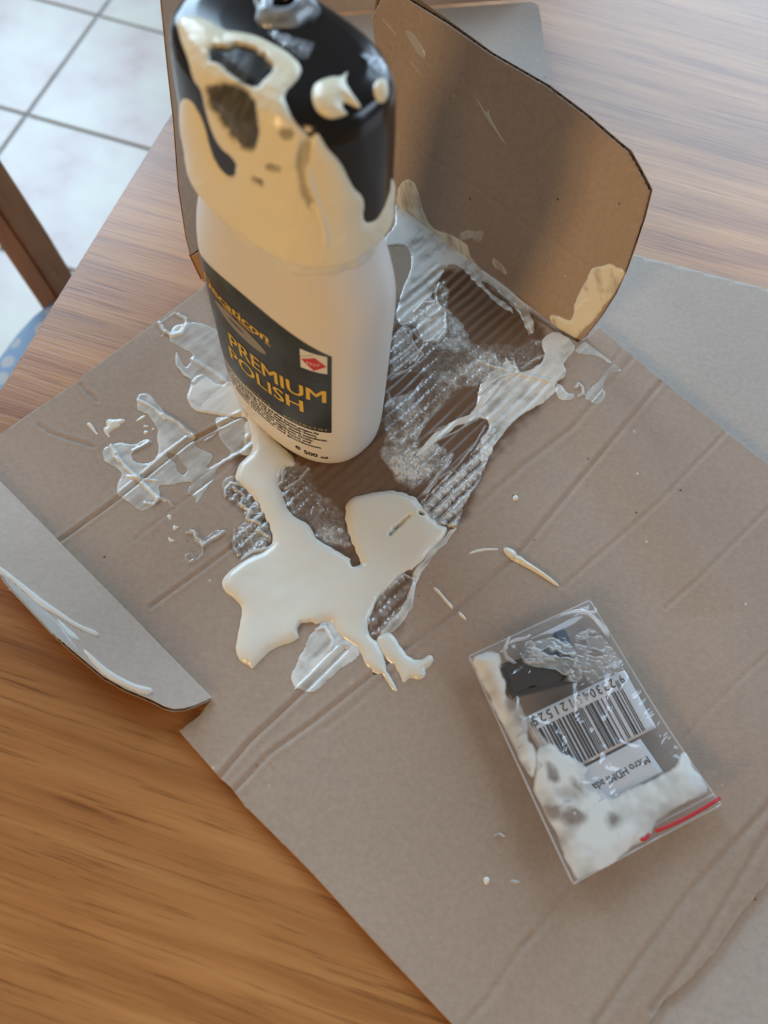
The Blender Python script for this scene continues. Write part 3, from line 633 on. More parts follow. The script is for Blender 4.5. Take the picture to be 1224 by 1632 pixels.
# separate smears and drops
def smear(name, label, polys, rid=(), m=m_film, cat='smear', group=None):
    c = PM(*polys[0][0][0]); e = empty(name, tuple(c), label, cat, group)
    o = drape('film', polys, m, e, rid=rid); return e
zs = lambda *p: zm(140, 600, 4.371, p)
smear('polish_smear', 'wide translucent branching smear of white polish left of the bottle', [
    (zs((100, 540), (115, 490), (150, 470), (230, 455), (310, 482), (375, 450), (430, 432), (442, 455), (400, 480), (325, 520), (305, 555), (320, 585), (365, 607), (440, 595), (470, 560), (490, 500), (480, 440), (490, 380), (440, 290), (400, 262), (335, 235), (335, 160), (370, 110), (420, 115), (455, 150), (485, 195), (530, 230), (525, 265), (610, 312), (665, 345), (690, 385), (750, 410), (735, 445), (775, 500), (855, 525), (877, 560), (860, 600), (815, 640), (900, 620), (885, 700), (850, 760), (790, 840), (752, 912), (738, 860), (745, 800), (690, 835), (700, 790), (735, 735), (640, 750), (550, 768), (492, 765), (505, 830), (510, 860), (480, 900), (400, 938), (330, 920), (280, 870), (205, 830), (198, 760), (230, 690), (220, 650), (150, 620), (112, 590)), .50, .0005, 'film'),
    (zs((545, 555), (560, 535), (610, 545), (640, 600), (700, 660), (640, 690), (610, 620), (575, 580)), .6, 0, 'cut')],
    rid=[(zs((160, 480), (200, 560), (270, 640), (340, 705), (420, 790), (490, 855)), .0008, .0008, .45), (zs((380, 680), (460, 610), (560, 520), (690, 425)), .0006, .0007, .5),
         (zs((345, 165), (400, 190), (470, 230), (540, 300)), .0007, .0007, .5), (zs((200, 535), (180, 560), (215, 590)), .0005, .0006, .4), (zs((280, 700), (380, 715), (480, 730)), .0006, .0006, .4), (zs((400, 885), (460, 895), (500, 850)), .0007, .0008, .6), (zs((530, 265), (640, 330), (740, 415)), .0010, .0009, .4), (zs((430, 460), (380, 490), (320, 520)), .001, .0006, .4)])
def pool_piece(name, label, poly, h=.0009, cov=1, rid=(), sty='pool', m=m_cream, cat='droplet', group=None, n=2):
    c = PM(*poly[0]); pp = [(pm(poly, n), cov, h, sty)]
    allp = pp[0][0]; lo_, hi_ = allp.min(0) - .0012, allp.max(0) + .0012
    x, y = np.meshgrid(np.arange(lo_[0], hi_[0], .0003), np.arange(lo_[1], hi_[1], .0003)); d = sdf(x, y, pp[0][0])
    hg = np.where(d > 0, h * (1 - np.exp(-d / .0007)), np.maximum(d, -.0006)) * (1 + .25 * fbm(x * 500, y * 500, 5, 2))
    Z = main_height(x, y) + hg + .0001
    o = grid(name, np.stack([x, y, Z], -1), d > -.0006, m, None, {'cover': np.where(d > -.0003, cov, 0)}, flip=True)
    return tag(o, label, cat, group)
pool_piece('polish_droplet', 'comma-shaped white drop, leftmost on the cardboard left of the smear', zs((0, 320), (18, 322), (40, 350), (55, 385), (75, 400), (62, 408), (35, 380), (8, 350), (-8, 335)))
pool_piece('polish_splash', 'hooked white splash above the left end of the wide smear', zs((125, 320), (140, 295), (190, 300), (240, 293), (262, 305), (255, 325), (225, 330), (230, 350), (190, 365), (160, 385), (145, 400), (158, 430), (135, 415), (110, 380), (112, 355), (135, 350)), .0007, cat='splash')
pool_piece('polish_droplet', 'slanted white dash inside the notch of the wide smear, highest one', zs((330, 312), (360, 285), (390, 268), (405, 275), (385, 300), (345, 314)), .0004)
pool_piece('polish_droplet', 'small flat white fleck directly above the round fleck in the smear notch', zs((385, 342), (400, 338), (425, 344), (422, 354), (390, 353)), .0005)
pool_piece('polish_droplet', 'round white fleck at the bottom of the smear notch', zs((388, 385), (400, 374), (420, 380), (424, 392), (408, 405), (390, 400)), .0006)
pool_piece('polish_droplet', 'tiny round white fleck nearest the long bar of the smear', zs((448, 360), (462, 358), (468, 368), (456, 376), (446, 370)), .0005)
pool_piece('polish_droplet', 'pointed white fleck just below the lower end of the wide smear', zs((548, 972), (570, 960), (585, 975), (575, 1005), (560, 985)), .0005)
pool_piece('polish_droplet', 'star-shaped white fleck second below the lower end of the wide smear', zs((590, 1060), (600, 1030), (612, 1045), (640, 1045), (615, 1062), (605, 1075)), .0005)
pool_piece('polish_droplet', 'jagged white fleck lowest of three below the wide smear', zs((560, 1125), (568, 1118), (580, 1135), (608, 1138), (590, 1152), (568, 1150)), .0005)
smear('polish_trail', 'thin curling clear-white trail between the wide smear and the puddle', [(zs((700, 1060), (750, 1080), (800, 1150), (860, 1100), (930, 1060), (960, 1080), (920, 1120), (860, 1140), (800, 1190), (760, 1160), (710, 1100)), .30, .0008, 'froth'), (zs((680, 1230), (720, 1220), (760, 1270), (740, 1310), (700, 1300), (680, 1270)), .25, .0008, 'froth')],
      rid=[(zs((690, 1090), (740, 1080), (750, 1120), (780, 1140), (800, 1180), (860, 1140), (930, 1100), (955, 1075)), .0005, .0010, .5), (zs((800, 1180), (800, 1230), (770, 1270), (700, 1300), (680, 1250), (720, 1230), (750, 1270)), .0004, .0006, .3), (zs((510, 850), (560, 865), (588, 905)), .0005, .0005, .4)], cat='trail')
zr = lambda *p: zm(560, 800, 1.8434, p)
pool_piece('polish_streak', 'thick tapered white streak lying on the cardboard above the bag', zr((445, 138), (455, 132), (475, 140), (500, 165), (540, 190), (575, 215), (600, 235), (612, 248), (600, 246), (570, 225), (530, 200), (490, 180), (455, 158)), .0016, cat='streak')
pool_piece('polish_streak', 'thin wavy white streak left of the thick tapered one', zr((345, 150), (365, 140), (400, 135), (432, 137), (430, 142), (400, 142), (370, 147), (350, 153)), .0007, cat='streak')
pool_piece('polish_streak', 'broken thin white streak right of the ribbed tear in the puddle', zr((240, 250), (252, 252), (275, 280), (285, 292), (300, 308), (298, 316), (280, 300), (262, 275), (242, 256)), .0006, cat='streak')
pool_piece('polish_streak', 'short white dash between the broken streak and the bag', zr((313, 322), (322, 324), (336, 340), (338, 348), (328, 342), (316, 330)), .0006, cat='streak')
pool_piece('polish_droplet', 'tiny round white drop right of the puddle below the long crease', [(817, 793), (820, 789), (825, 790), (826, 795), (822, 798), (818, 797)], .0010)
pool_piece('polish_droplet', 'small white blob on the cardboard left of the bag corner', [(770, 1400), (776, 1397), (781, 1400), (779, 1409), (773, 1411)], .0010)
smear('polish_speck', 'faint feathery white speck beside the small white blob', [([(812, 1402), (824, 1400), (832, 1407), (826, 1413), (814, 1409)], .55, .0005, 'film')], cat='speck')
smear('polish_speck', 'small crumbly white speck above the small white blob', [([(787, 1330), (795, 1326), (803, 1331), (798, 1338), (789, 1336)], .45, .0005, 'froth')], rid=[([(787, 1333), (794, 1329), (803, 1333)], .0004, .0006, .5)], cat='speck')

# polish on the left flap
def on_leftflap(name, label, poly, cov, h, thick=False, cat='streak'):
    pl = chaikin([toL(*q) for q in poly], 2); lo_, hi_ = pl.min(0) - .001, pl.max(0) + .001
    x, y = np.meshgrid(np.arange(lo_[0], hi_[0], .0004), np.arange(lo_[1], hi_[1], .0004)); d = sdf(x, y, pl)
    hg = np.where(d > 0, h * (1 - np.exp(-d / .0008)), np.maximum(d, -.0006)) * (1 + .2 * fbm(x * 300, y * 300, 4, 2))
    X3 = a + NL * .0003 + x[..., None] * UL + y[..., None] * WL + (hg + .0001)[..., None] * NL
    c = np.where(d > -.0002, cov * (1 if thick else np.clip(1 + .6 * fbm(x * 80, y * 300, 9, 3), .2, 1.4)), 0)
    return tag(grid(name, X3, d > -.0006, m_film, None, {'cover': np.clip(c, 0, .97)}, flip=(np.cross(UL, WL) @ NL) > 0), label, cat)
zf = lambda *p: zm(0, 740, 2.72, p)
on_leftflap('polish_streak', 'long white polish run ending in a round bead on the left flap', zf((-40, 425), (10, 450), (60, 490), (150, 560), (200, 598), (260, 640), (330, 690), (400, 718), (425, 730), (428, 750), (405, 745), (330, 712), (250, 660), (200, 635), (160, 610), (110, 560), (40, 500), (-40, 440)), .93, .0012, True)
on_leftflap('polish_streak', 'white polish run along the curved rim of the left flap with end bead', zf((355, 800), (380, 812), (430, 860), (480, 900), (560, 945), (620, 965), (655, 970), (664, 985), (650, 1000), (610, 995), (540, 965), (480, 935), (430, 895), (390, 850)), .95, .0014, True)
on_leftflap('polish_streak', 'feathery short white streak between the two long runs on the left flap', zf((245, 665), (265, 685), (300, 715), (345, 755), (340, 768), (300, 750), (280, 720), (262, 700)), .75, .0004)
on_leftflap('polish_smear', 'faint film of polish near the outer rim of the left flap', zf((-10, 455), (60, 520), (140, 590), (200, 640), (260, 690), (300, 750), (340, 800), (350, 830), (300, 790), (220, 730), (150, 650), (80, 580), (20, 520)), .40, .0002, cat='smear')
def on_side(name, label, poly, cov, h, cat='streak'):
    pl = chaikin([toA(*q) for q in poly], 1); lo_, hi_ = pl.min(0) - .001, pl.max(0) + .001
    x, y = np.meshgrid(np.arange(lo_[0], hi_[0], .0003), np.arange(lo_[1], hi_[1], .0003)); d = sdf(x, y, pl)
    hg = np.where(d > 0, h * (1 - np.exp(-d / .0006)), np.maximum(d, -.0006))
    X3 = PA + x[..., None] * U + y[..., None] * WA + (hg + .0001)[..., None] * NA
    return tag(grid(name, X3, d > -.0006, m_film, None, {'cover': np.where(d > -.0001, cov, 0)}, flip=(np.cross(U, WA) @ NA) > 0), label, cat)
z8 = lambda *p: zm(580, 0, 1.9, p)
on_side('polish_smear', 'pale almond-shaped smudge high on the right side wall', z8((122, 90), (145, 95), (170, 125), (188, 165), (184, 180), (165, 165), (142, 130)), .38, .0004, 'smear')
on_side('polish_streak', 'thin white streak left of the almond smudge on the side wall', z8((55, 55), (62, 58), (100, 105), (96, 106), (60, 66)), .4, .0003)
on_side('polish_streak', 'thin white streak below the almond smudge on the side wall', z8((138, 182), (144, 185), (185, 240), (181, 239), (145, 194)), .4, .0003)
on_side('polish_streak', 'forked white streak in the middle of the side wall', z8((338, 295), (345, 300), (372, 345), (378, 330), (380, 350), (405, 395), (433, 440), (428, 438), (395, 392), (366, 348)), .6, .0004)

# ------------------------------------------------------------------ bottle
cx, cy, th = -.0475, .2022, -.6212
bo = empty('polish_bottle', (cx, cy, .0032), 'white plastic polish bottle with cream-smeared black cap and dark label', 'bottle')
def sect(t, a_, b_, n=2.4):
    c, s_ = np.cos(t), np.sin(t); x = a_ * np.sign(c) * np.abs(c) ** (2 / n); y = b_ * np.sign(s_) * np.abs(s_) ** (2 / n)
    return x, y
BZ = [0, .0008, .003, .012, .04, .09, .098, .105, .111, .117, .123, .129, .135, .150]
BA = [.0385, .0400, .0415, .0425, .043, .0435, .0435, .0433, .0424, .0408, .0386, .0362, .0346, .0340]
BB = [.0245, .0262, .0272, .0278, .028, .028, .0278, .0270, .0259, .0248, .0238, .0230, .0225, .0222]
z0b = .0030
def smooth_interp(z, zs_, vs_):
    return (np.interp(z - .002, zs_, vs_) + np.interp(z, zs_, vs_) * 2 + np.interp(z + .002, zs_, vs_)) / 4 if True else 0
def body_ab(z): 
    k = np.clip(z / .008, 0, 1)
    return smooth_interp(z, BZ, BA) * k + np.interp(z, BZ, BA) * (1 - k), smooth_interp(z, BZ, BB) * k + np.interp(z, BZ, BB) * (1 - k)
def body_pt(t, z, off=0.0):
    a_, b_ = body_ab(z); x, y = sect(t, a_ + off, b_ + off)
    return np.stack([cx + x * math.cos(th) - y * math.sin(th), cy + x * math.sin(th) + y * math.cos(th), z0b + z + 0 * x], -1)
def even_t(n, a_=.043, b_=.028, t0=-math.pi / 2):
    t = np.linspace(t0, t0 + 2 * math.pi, 4001); x, y = sect(t, a_, b_); L = np.concatenate([[0], np.cumsum(np.hypot(np.diff(x), np.diff(y)))])
    return np.interp(np.linspace(0, L[-1], n, endpoint=False), L, t), (L, t)
TT, (LL, LT) = even_t(160)
zz = np.concatenate([[0, .0006, .0015, .003], np.linspace(.006, .150, 70)])
T2, Z2 = np.meshgrid(TT, zz)
body = grid('body', body_pt(T2, Z2), np.ones(T2.shape, bool), m_plastic, bo, wrap=True)
bt = body_pt(TT, np.full(TT.shape, .0)); mesh('base', np.concatenate([bt, [[cx, cy, z0b + .001]]]), [[i, (i + 1) % 160, 160][::-1] for i in range(160)], m_plastic, bo)
def t_of(u_):        # arc length along the wide face, 0 at its middle
    return np.interp(np.asarray(u_) % LL[-1], LL, LT)
xloc = lambda x: np.interp(x, sect(np.linspace(-math.pi + .01, -.01, 2000), .043, .028)[0], np.linspace(-math.pi + .01, -.01, 2000))
def u_of_x(x):       # local wide-axis x -> arc length
    tt = xloc(x); u_ = np.interp(np.where(tt < -math.pi / 2, tt + 2 * math.pi, tt), LT, LL); return np.where(u_ > LL[-1] / 2, u_ - LL[-1], u_)
UR = float(u_of_x(.0364)); 
def wrap_pt(u_, z, off): return body_pt(t_of(u_), np.asarray(z) + 0 * np.asarray(u_), off)
# dark label with arched top
uu = np.linspace(-UR, UR, 90); topz = .1085 - .0115 * np.abs(uu / UR) ** 2.2; topz = np.minimum(topz, .0972 + .012 * np.sqrt(np.clip(1 - (np.abs(uu) / UR) ** 6, 0, 1)))
kk = np.linspace(0, 1, 40)[:, None]; ZZ = .0353 + (topz - 3e-3 - .0353 + 3e-3 - .003 + .003)[None, :] * kk - .0 ; UU = np.repeat(uu[None], 40, 0)
ZZ = .0355 + (topz[None] - .0385) * kk
lab = grid('label', wrap_pt(UU, ZZ, .00018), np.ones(ZZ.shape, bool), m_label, bo); tag(lab, 'black and dark green printed label')
def wrap_poly(name, pts, m, off, parent=None, n=1):
    bm = bmesh.new(); vs_ = [bm.verts.new((p[0], p[1], 0)) for p in pts]; bm.faces.new(vs_)
    bmesh.ops.triangulate(bm, faces=bm.faces)
    bmesh.ops.subdivide_edges(bm, edges=bm.edges[:], cuts=2, use_grid_fill=True)
    co = np.array([v.co[:] for v in bm.verts]); Fc = [[v.index for v in f.verts] for f in bm.faces]; bm.verts.index_update(); Fc = [[v.index for v in f.verts] for f in bm.faces]; bm.free()
    return mesh(name, wrap_pt(co[:, 0], co[:, 1], off), Fc, m, parent or lab)
def text_mesh(txt, size, sx=1.0, bold=0.0, align='LEFT', spacing=1.0, shear=0.0):
    cu = bpy.data.curves.new('txt', 'FONT'); cu.body = txt; cu.size = size; cu.offset = bold; cu.align_x = align; cu.space_character = spacing; cu.shear = shear; cu.resolution_u = 3
    o = bpy.data.objects.new('txt', cu); COL.objects.link(o); dg = bpy.context.evaluated_depsgraph_get(); me = bpy.data.meshes.new_from_object(o.evaluated_get(dg))
    V = np.array([v.co[:] for v in me.vertices]); Fc = [list(p.vertices) for p in me.polygons]
    bpy.data.objects.remove(o); bpy.data.curves.remove(cu); bpy.data.meshes.remove(me); V[:, 0] *= sx
    return V, Fc
def fit_text(txt, x0, x1, zb, hgt, m, name, off=.00034, bold=0, spacing=1.0, parent=None, cap=True, shear=0, dup=0):
    V, Fc = text_mesh(txt, 1.0, 1, bold, spacing=spacing, shear=shear)
    h0 = (V[:, 1].max() if cap else V[:, 1].max() - V[:, 1].min()); w0 = V[:, 0].max() - V[:, 0].min()
    u0, u1 = float(u_of_x(x0)) if abs(x0) < .042 else x0, float(u_of_x(x1))
    if dup:      # heavier strokes: the same outline again, a hair to the side
        n0 = len(V); V = np.concatenate([V, V + np.array([dup / (u1 - u0) * w0, 0, 0])]); Fc = Fc + [[i + n0 for i in f_] for f_ in Fc]
        off = np.concatenate([np.full(n0, off), np.full(n0, off + .00003)]); w0 = V[:, 0].max() - V[:, 0].min()
    return mesh(name, wrap_pt(u0 + (V[:, 0] - V[:, 0].min()) / w0 * (u1 - u0), zb + V[:, 1] / h0 * hgt, off), Fc, m, parent or lab, smooth=False)
fit_text('PREMIUM', -.0135, .0348, .0612, .0090, m_gold, 'lettering', dup=.0005)
fit_text('POLISH', -.0160, .0262, .0493, .0090, m_gold, 'lettering', dup=.0005)
fit_text('Decaticon', -.0270, .0128, .0884, .0052, m_gold, 'lettering', dup=.0006, shear=.1)
ua, ub = -.024, float(u_of_x(.0135)); wrap_poly('underline', [(ua, .0868), (ub, .0868), (ub, .0874), (ua, .0874)], m_gold, .00034)
fit_text('active    surface    protector', -.0260, .0356, .0372, .0026, m_dimgold, 'lettering', spacing=1.1)
el = [(-.004 + .0145 * math.cos(t) * (1 if math.cos(t) > 0 else 1.1), .0815 + .0042 * math.sin(t) - .12 * (.0145 * math.cos(t)) ) for t in np.linspace(0, 2 * math.pi, 30, endpoint=False)]
wrap_poly('emblem', el, m_greyp, .00030)
el = [(-.006 + .005 * math.cos(t), .0822 + .0007 * math.sin(t) - .14 * .005 * math.cos(t)) for t in np.linspace(0, 2 * math.pi, 20, endpoint=False)]
wrap_poly('emblem_shade', el, m_label, .00034)
l0, l1 = float(u_of_x(.0262)), float(u_of_x(.0352))
wrap_poly('badge', [(l0, .0835), (l1, .0825), (l1, .0940), (l0, .0955)], m_paper, .00030)
lm = (l0 + l1) / 2; wrap_poly('badge_diamond', [(l0 + .0003, .0893), (lm, .0836), (l1 - .0003, .0876), (lm + .0006, .0923)], m_red, .00036)
fit_text('FILLF', .0286, .0330, .0872, .0016, m_paper, 'lettering', off=.00042)
wrap_poly('badge_line', [(l0, .0905), (lm, .0940), (lm, .0942), (l0, .0907)], m_ink, .00036)
for k, tx in enumerate(('Deep gloss and lasting', 'care for all painted', 'surfaces and panels,', 'silicone protector')):
    fit_text(tx, .0180, .0350, .0800 - k * .0017, .0010, m_dimp, 'lettering')
lines = ['Hochwirksame Politur und Versiegelung. Reinigt und pflegt, bestens geeignet für', 'alle Kunststoffe und lackierten Teile. Sorgt für langanhaltenden Schutz', 'und brillanten Glanz. Auftragen, kurz trocknen lassen, danach auspolieren', 'Matte und verwitterte Lacke werden wieder aufgefrischt. Dosier-', 'Vor Gebrauch schütteln. Nicht in der prallen Sonne und', 'auf heissen Flächen verwenden und geschlossen']
for k, (tx, xr) in enumerate(zip(lines, (.0322, .0310, .0348, .0300, .0285, .0325))):
    fit_text(tx, -.0345, xr, .0322 - k * .0026, .0018, m_ink, 'lettering', off=.00016, parent=body, dup=.00022)
fit_text('e', .0205, .0232, .0108, .0032, m_ink, 'lettering', off=.00016, parent=body, dup=.0003)
fit_text('500', .0248, .0312, .0092, .0038, m_ink, 'lettering', off=.00016, parent=body, dup=.0003)
fit_text('ml', .0325, .0352, .0090, .0026, m_ink, 'lettering', off=.00016, parent=body, dup=.0003)

# cap: oval, domed top
CZ = [.1385, .1390, .1400, .150, .170, .180, .1835, .1865, .1888, .1902, .1910, .1914, .1917, .1919]
CA = [.0362, .0370, .0373, .0371, .0365, .0360, .0357, .0350, .0337, .0315, .0280, .0200, .0100, .0001]
CB = [.0248, .0256, .0259, .0257, .0250, .0244, .0240, .0232, .0218, .0196, .0165, .0110, .0050, .0001]
pv = np.concatenate([[0], np.cumsum(np.hypot(np.diff(CZ), np.diff(CA)))])
def cap_pt(t, s_, off=0.0):
    z = np.interp(s_, pv, CZ); a_ = np.interp(s_, pv, CA); b_ = np.interp(s_, pv, CB); x, y = sect(t, a_, b_, 2.5)
    # outward normal in profile, approximated by finite differences
    ds = 1e-3; nz = np.interp(s_ - ds, pv, CA) - np.interp(s_ + ds, pv, CA); nr = np.interp(s_ + ds, pv, CZ) - np.interp(s_ - ds, pv, CZ); L = np.hypot(nz, nr) + 1e-9; nz, nr = nz / L, nr / L
    rr = np.hypot(x, y) + 1e-9; nx_ = x / (a_ + 1e-6) ** 2; ny_ = y / (b_ + 1e-6) ** 2; ln = np.hypot(nx_, ny_) + 1e-9
    x = x + off * nr * nx_ / ln; y = y + off * nr * ny_ / ln
    return np.stack([cx + x * math.cos(th) - y * math.sin(th), cy + x * math.sin(th) + y * math.cos(th), z0b + z + off * nz], -1)
TC, _ = even_t(200, .036, .025)
S2 = np.concatenate([np.linspace(0, pv[2], 4), np.linspace(pv[2] + .001, pv[5], 18), np.linspace(pv[5] + .0008, pv[11], 34), np.linspace(pv[11] + .001, pv[-1], 10)])
T2, SS = np.meshgrid(TC, S2)
cap = grid('cap', cap_pt(T2, SS), np.ones(T2.shape, bool), m_cap, bo, wrap=True)
# dispensing nozzle with its ring of liquid on the cap
nzp = P(452, 14, .1945)
def lathe(name, prof, c, m, parent, n=40, wob=0.0):
    V = []; 
    for i, (r_, z_) in enumerate(prof):
        for k in range(n):
            a_ = 2 * math.pi * k / n; w_ = 1 + wob * math.sin(3 * a_ + 1) + wob * .6 * math.sin(5 * a_); V.append((c[0] + r_ * w_ * math.cos(a_), c[1] + r_ * w_ * math.sin(a_), c[2] + z_))
    Fc = [[i * n + k, i * n + (k + 1) % n, (i + 1) * n + (k + 1) % n, (i + 1) * n + k] for i in range(len(prof) - 1) for k in range(n)]
    return mesh(name, V, Fc, m, parent)
cz = z0b + .191
noz = lathe('nozzle', [(.0062, -.001), (.0060, .002), (.0052, .0032), (.0036, .0033), (.0030, .0026), (.0028, -.002), (.0001, -.002)], (nzp[0], nzp[1], cz), m_cap, bo)
def cov_ring(name, prof, c, m, parent, cov):
    o = lathe(name, prof, c, m, parent, 60, .10); at = o.data.attributes.new('cover', 'FLOAT', 'POINT'); at.data.foreach_set('value', [cov + .25 * math.sin(i * .37) for i in range(len(o.data.vertices))]); return o
m_clear = film_mat('watery_polish', (.50, .58, .66), .12)
cov_ring('liquid_ring', [(.0094, -.0012), (.0090, .0004), (.0078, .0026), (.0062, .0040), (.0044, .0040), (.0034, .0032)], (nzp[0], nzp[1], cz), m_clear, bo, .45)

# cream on cap and collar
zc = lambda *p: zm(230, 0, 2.72, p)
CR = zc((145, 75), (200, 62), (300, 95), (340, 128), (400, 135), (480, 150), (560, 190), (620, 222), (690, 290), (665, 350), (600, 410), (625, 470), (645, 520), (690, 565), (718, 600), (750, 565), (790, 640), (860, 710), (900, 810), (960, 860), (945, 965), (1000, 960), (1040, 900), (1066, 820), (1070, 755), (1110, 850), (1120, 1000), (1060, 1100), (900, 1300), (200, 1300), (150, 900), (130, 700), (150, 440), (180, 420), (220, 450), (262, 540), (285, 640), (320, 720), (370, 770), (395, 735), (385, 690), (340, 655), (300, 600), (262, 480), (245, 385), (212, 355), (190, 260), (160, 190), (140, 110))
HOL = [(zc((280, 210), (370, 215), (400, 200), (470, 215), (570, 290), (535, 345), (490, 390), (430, 365), (370, 330), (330, 285), (285, 275)), 1.0), (zc((270, 375), (330, 365), (420, 370), (480, 430), (500, 520), (505, 600), (480, 650), (430, 640), (385, 590), (330, 500), (285, 450)), .93),
       (zc((345, 655), (400, 700), (395, 760), (370, 765), (340, 720)), .9), (zc((475, 755), (530, 770), (515, 805), (485, 790)), .7), (zc((590, 560), (640, 555), (650, 590), (600, 600)), .6), (zc((690, 600), (720, 610), (715, 690), (690, 720), (700, 800), (740, 880), (720, 880), (680, 760), (675, 680)), .45), (zc((540, 700), (600, 710), (590, 735), (540, 725)), .6)]
BL = [zc((725, 400), (735, 365), (765, 345), (820, 330), (850, 335), (890, 300), (870, 350), (895, 395), (945, 465), (930, 475), (865, 440), (860, 470), (890, 495), (850, 510), (800, 520), (750, 490), (728, 445)), zc((988, 385), (1005, 345), (1035, 335), (1058, 360), (1060, 420), (1040, 452), (1005, 445))]
RIM_OUTLINE = zc((520, 130), (620, 150), (720, 80), (800, 90), (870, 100), (960, 170), (1030, 260), (1050, 330), (1000, 320), (930, 230), (860, 150), (760, 110), (740, 200), (700, 280), (640, 230), (560, 180))
tf = np.linspace(-math.pi * 1.25, math.pi * .25, 520); 
sv = np.concatenate([np.linspace(.0006, pv[5], 150), np.linspace(pv[5], pv[11], 170)[1:], np.linspace(pv[11], pv[13], 50)[1:-1]])
T2, SS = np.meshgrid(tf, sv)
px = proj(cap_pt(T2, SS)); u_, v_ = px[..., 0], px[..., 1]
nn = fbm(u_ / 9, v_ / 9, 91, 4); n2 = fbm(u_ / 30, v_ / 30, 92, 3)
face = np.ones(T2.shape)
d = sdf(u_, v_, chaikin(CR, 2)); cov = sstep(-1.2, 1.6, d + nn * 1.5); hg = .0014 * (1 - np.exp(-np.clip(d, 0, 99) / 7)) * (1 + .35 * n2)
for hl, k in HOL:
    dh = sdf(u_, v_, chaikin(hl, 2)) + nn * 3.5
    st_ = sstep(-4 if k > .5 else -8, 3, dh); cov = cov * (1 - k * st_ * (1 - .12 * np.clip(fbm((u_ + v_ * .5) / 5, v_ / 20, 93, 3) + .2, 0, 1))); hg = hg * (1 - .85 * st_)
for bl_ in BL:
    db = sdf(u_, v_, chaikin(bl_, 2)); cb = sstep(-.8, 1.5, db); cov = np.maximum(cov, cb * .97); hg = np.maximum(hg, .0022 * (1 - np.exp(-np.clip(db, 0, 99) / 8)) * cb)
thin = sstep(0, 1, 1 - np.abs(0)) ; band = sstep(70, 20, v_) * (u_ > 340); cov = cov * (1 - .35 * band)
hg = hg + .0007 * np.exp(-(segd(u_, v_, zc((705, 600), (700, 700), (740, 830), (780, 960), (790, 1040))) / 4) ** 2) * cov - .0003
keep = cov > .02; k2 = keep.copy(); k2[1:] |= keep[:-1]; k2[:-1] |= keep[1:]; k2[:, 1:] |= keep[:, :-1]; k2[:, :-1] |= keep[:, 1:]
m_capcream = film_mat('polish_on_cap', (.86, .80, .60), .30)
tag(grid('cream_smear', cap_pt(T2, SS, hg + .0002), k2, m_capcream, bo, {'cover': np.clip(cov, 0, 1)}), 'off-white cream smeared over the cap front')
# pale bluish translucent layer along the cap's top and right rim
dW = sdf(u_, v_, chaikin(RIM_OUTLINE, 2)); cw = sstep(-2, 3, dW) * np.clip(.35 + .5 * nn, .05, .8); kw = cw > .02
grid('rim_layer', cap_pt(T2, SS, .0006 + .0004 * nn + 0 * T2), kw, m_clear, bo, {'cover': cw})
# collar of cream between cap and shoulder, all the way round, running down a little
tf = np.linspace(-math.pi, math.pi, 400, endpoint=False); zz = np.linspace(.1265, .1405, 60); T2, Z2 = np.meshgrid(tf, zz)
low = .1305 + .0022 * fbm(T2 * 3, T2 * 0 + 2, 95, 3) + .0010 * np.sin(T2 * 2 + 1); dlow = Z2 - low
hg = np.where(dlow > 0, .0022 * (1 - np.exp(-dlow / .0022)) * (1 + .45 * fbm(T2 * 7, Z2 * 250, 96, 3)), np.maximum(dlow, -.001)) 
grid('cream_collar', body_pt(T2, Z2, hg + .0001), dlow > -.001, m_cream, bo, wrap=True)
tag(bo.children[-1], 'thick cream ring below the cap') if False else None

# ------------------------------------------------------------------ zip bag with adapter
BZ0 = .0066
cor = [P(748, 1045, .012), P(945, 952, .012), P(1152, 1282, .014), P(912, 1408, .012)]      # top left, top right, bottom right, bottom left
cor = [c[:2] for c in cor]
def bag_xy(s_, t_):
    s_ = np.asarray(s_)[..., None]; t_ = np.asarray(t_)[..., None]
    return cor[0] * (1 - s_) * (1 - t_) + cor[1] * s_ * (1 - t_) + cor[2] * s_ * t_ + cor[3] * (1 - s_) * t_
hb = lambda x, y: base_h(x, y) + .003
DEV = PM(866, 1060)[:2]
def bag_mid(x, y, s_, t_):      # height of the middle of the bag above the cardboard
    return .0042 + .0018 * np.sin(s_ * 2.6 + t_ * 1.5 + .4) + .0045 * t_ ** 3 + .003 * (1 - s_) ** 3 * (1 - t_)
def bag_open(x, y, s_, t_):
    e = np.minimum(np.minimum(s_, 1 - s_) * 1.0, np.minimum(t_, 1 - t_) * 1.6); g = np.exp(-(((x - DEV[0]) / .026) ** 2 + ((y - DEV[1]) / .020) ** 2))
    return (.0010 * sstep(0, .12, e) + .0040 * g * sstep(0, .08, e))
bag = empty('zip_bag', (*PM(950, 1200)[:2], .004), 'clear plastic zip bag with barcode label, smeared with polish', 'bag')
ns, ntt = 150, 220
S_, T_ = np.meshgrid(np.linspace(0, 1, ns), np.linspace(0, 1, ntt)); XY = bag_xy(S_, T_); x, y = XY[..., 0], XY[..., 1]
def wrinkle(x, y, k):
    r1 = np.abs(fbm(x * 62 + k, y * 62, 101 + k, 3)); r2 = np.abs(fbm((x + y) * 60, (y - x) * 200, 111 + k, 2))
    return (.0010 * np.exp(-(r1 * 5) ** 2) + .0003 * np.exp(-(r2 * 6) ** 2)) * sstep(-.1, .3, fbm(x * 30, y * 30, 131 + k, 2)) + .0002 * fbm(x * 60, y * 60, 7 + k, 2)
sag = .0006 * np.sin(T_ * 9) * 1
XYe = XY + (np.array([.577, .4]) * 0)
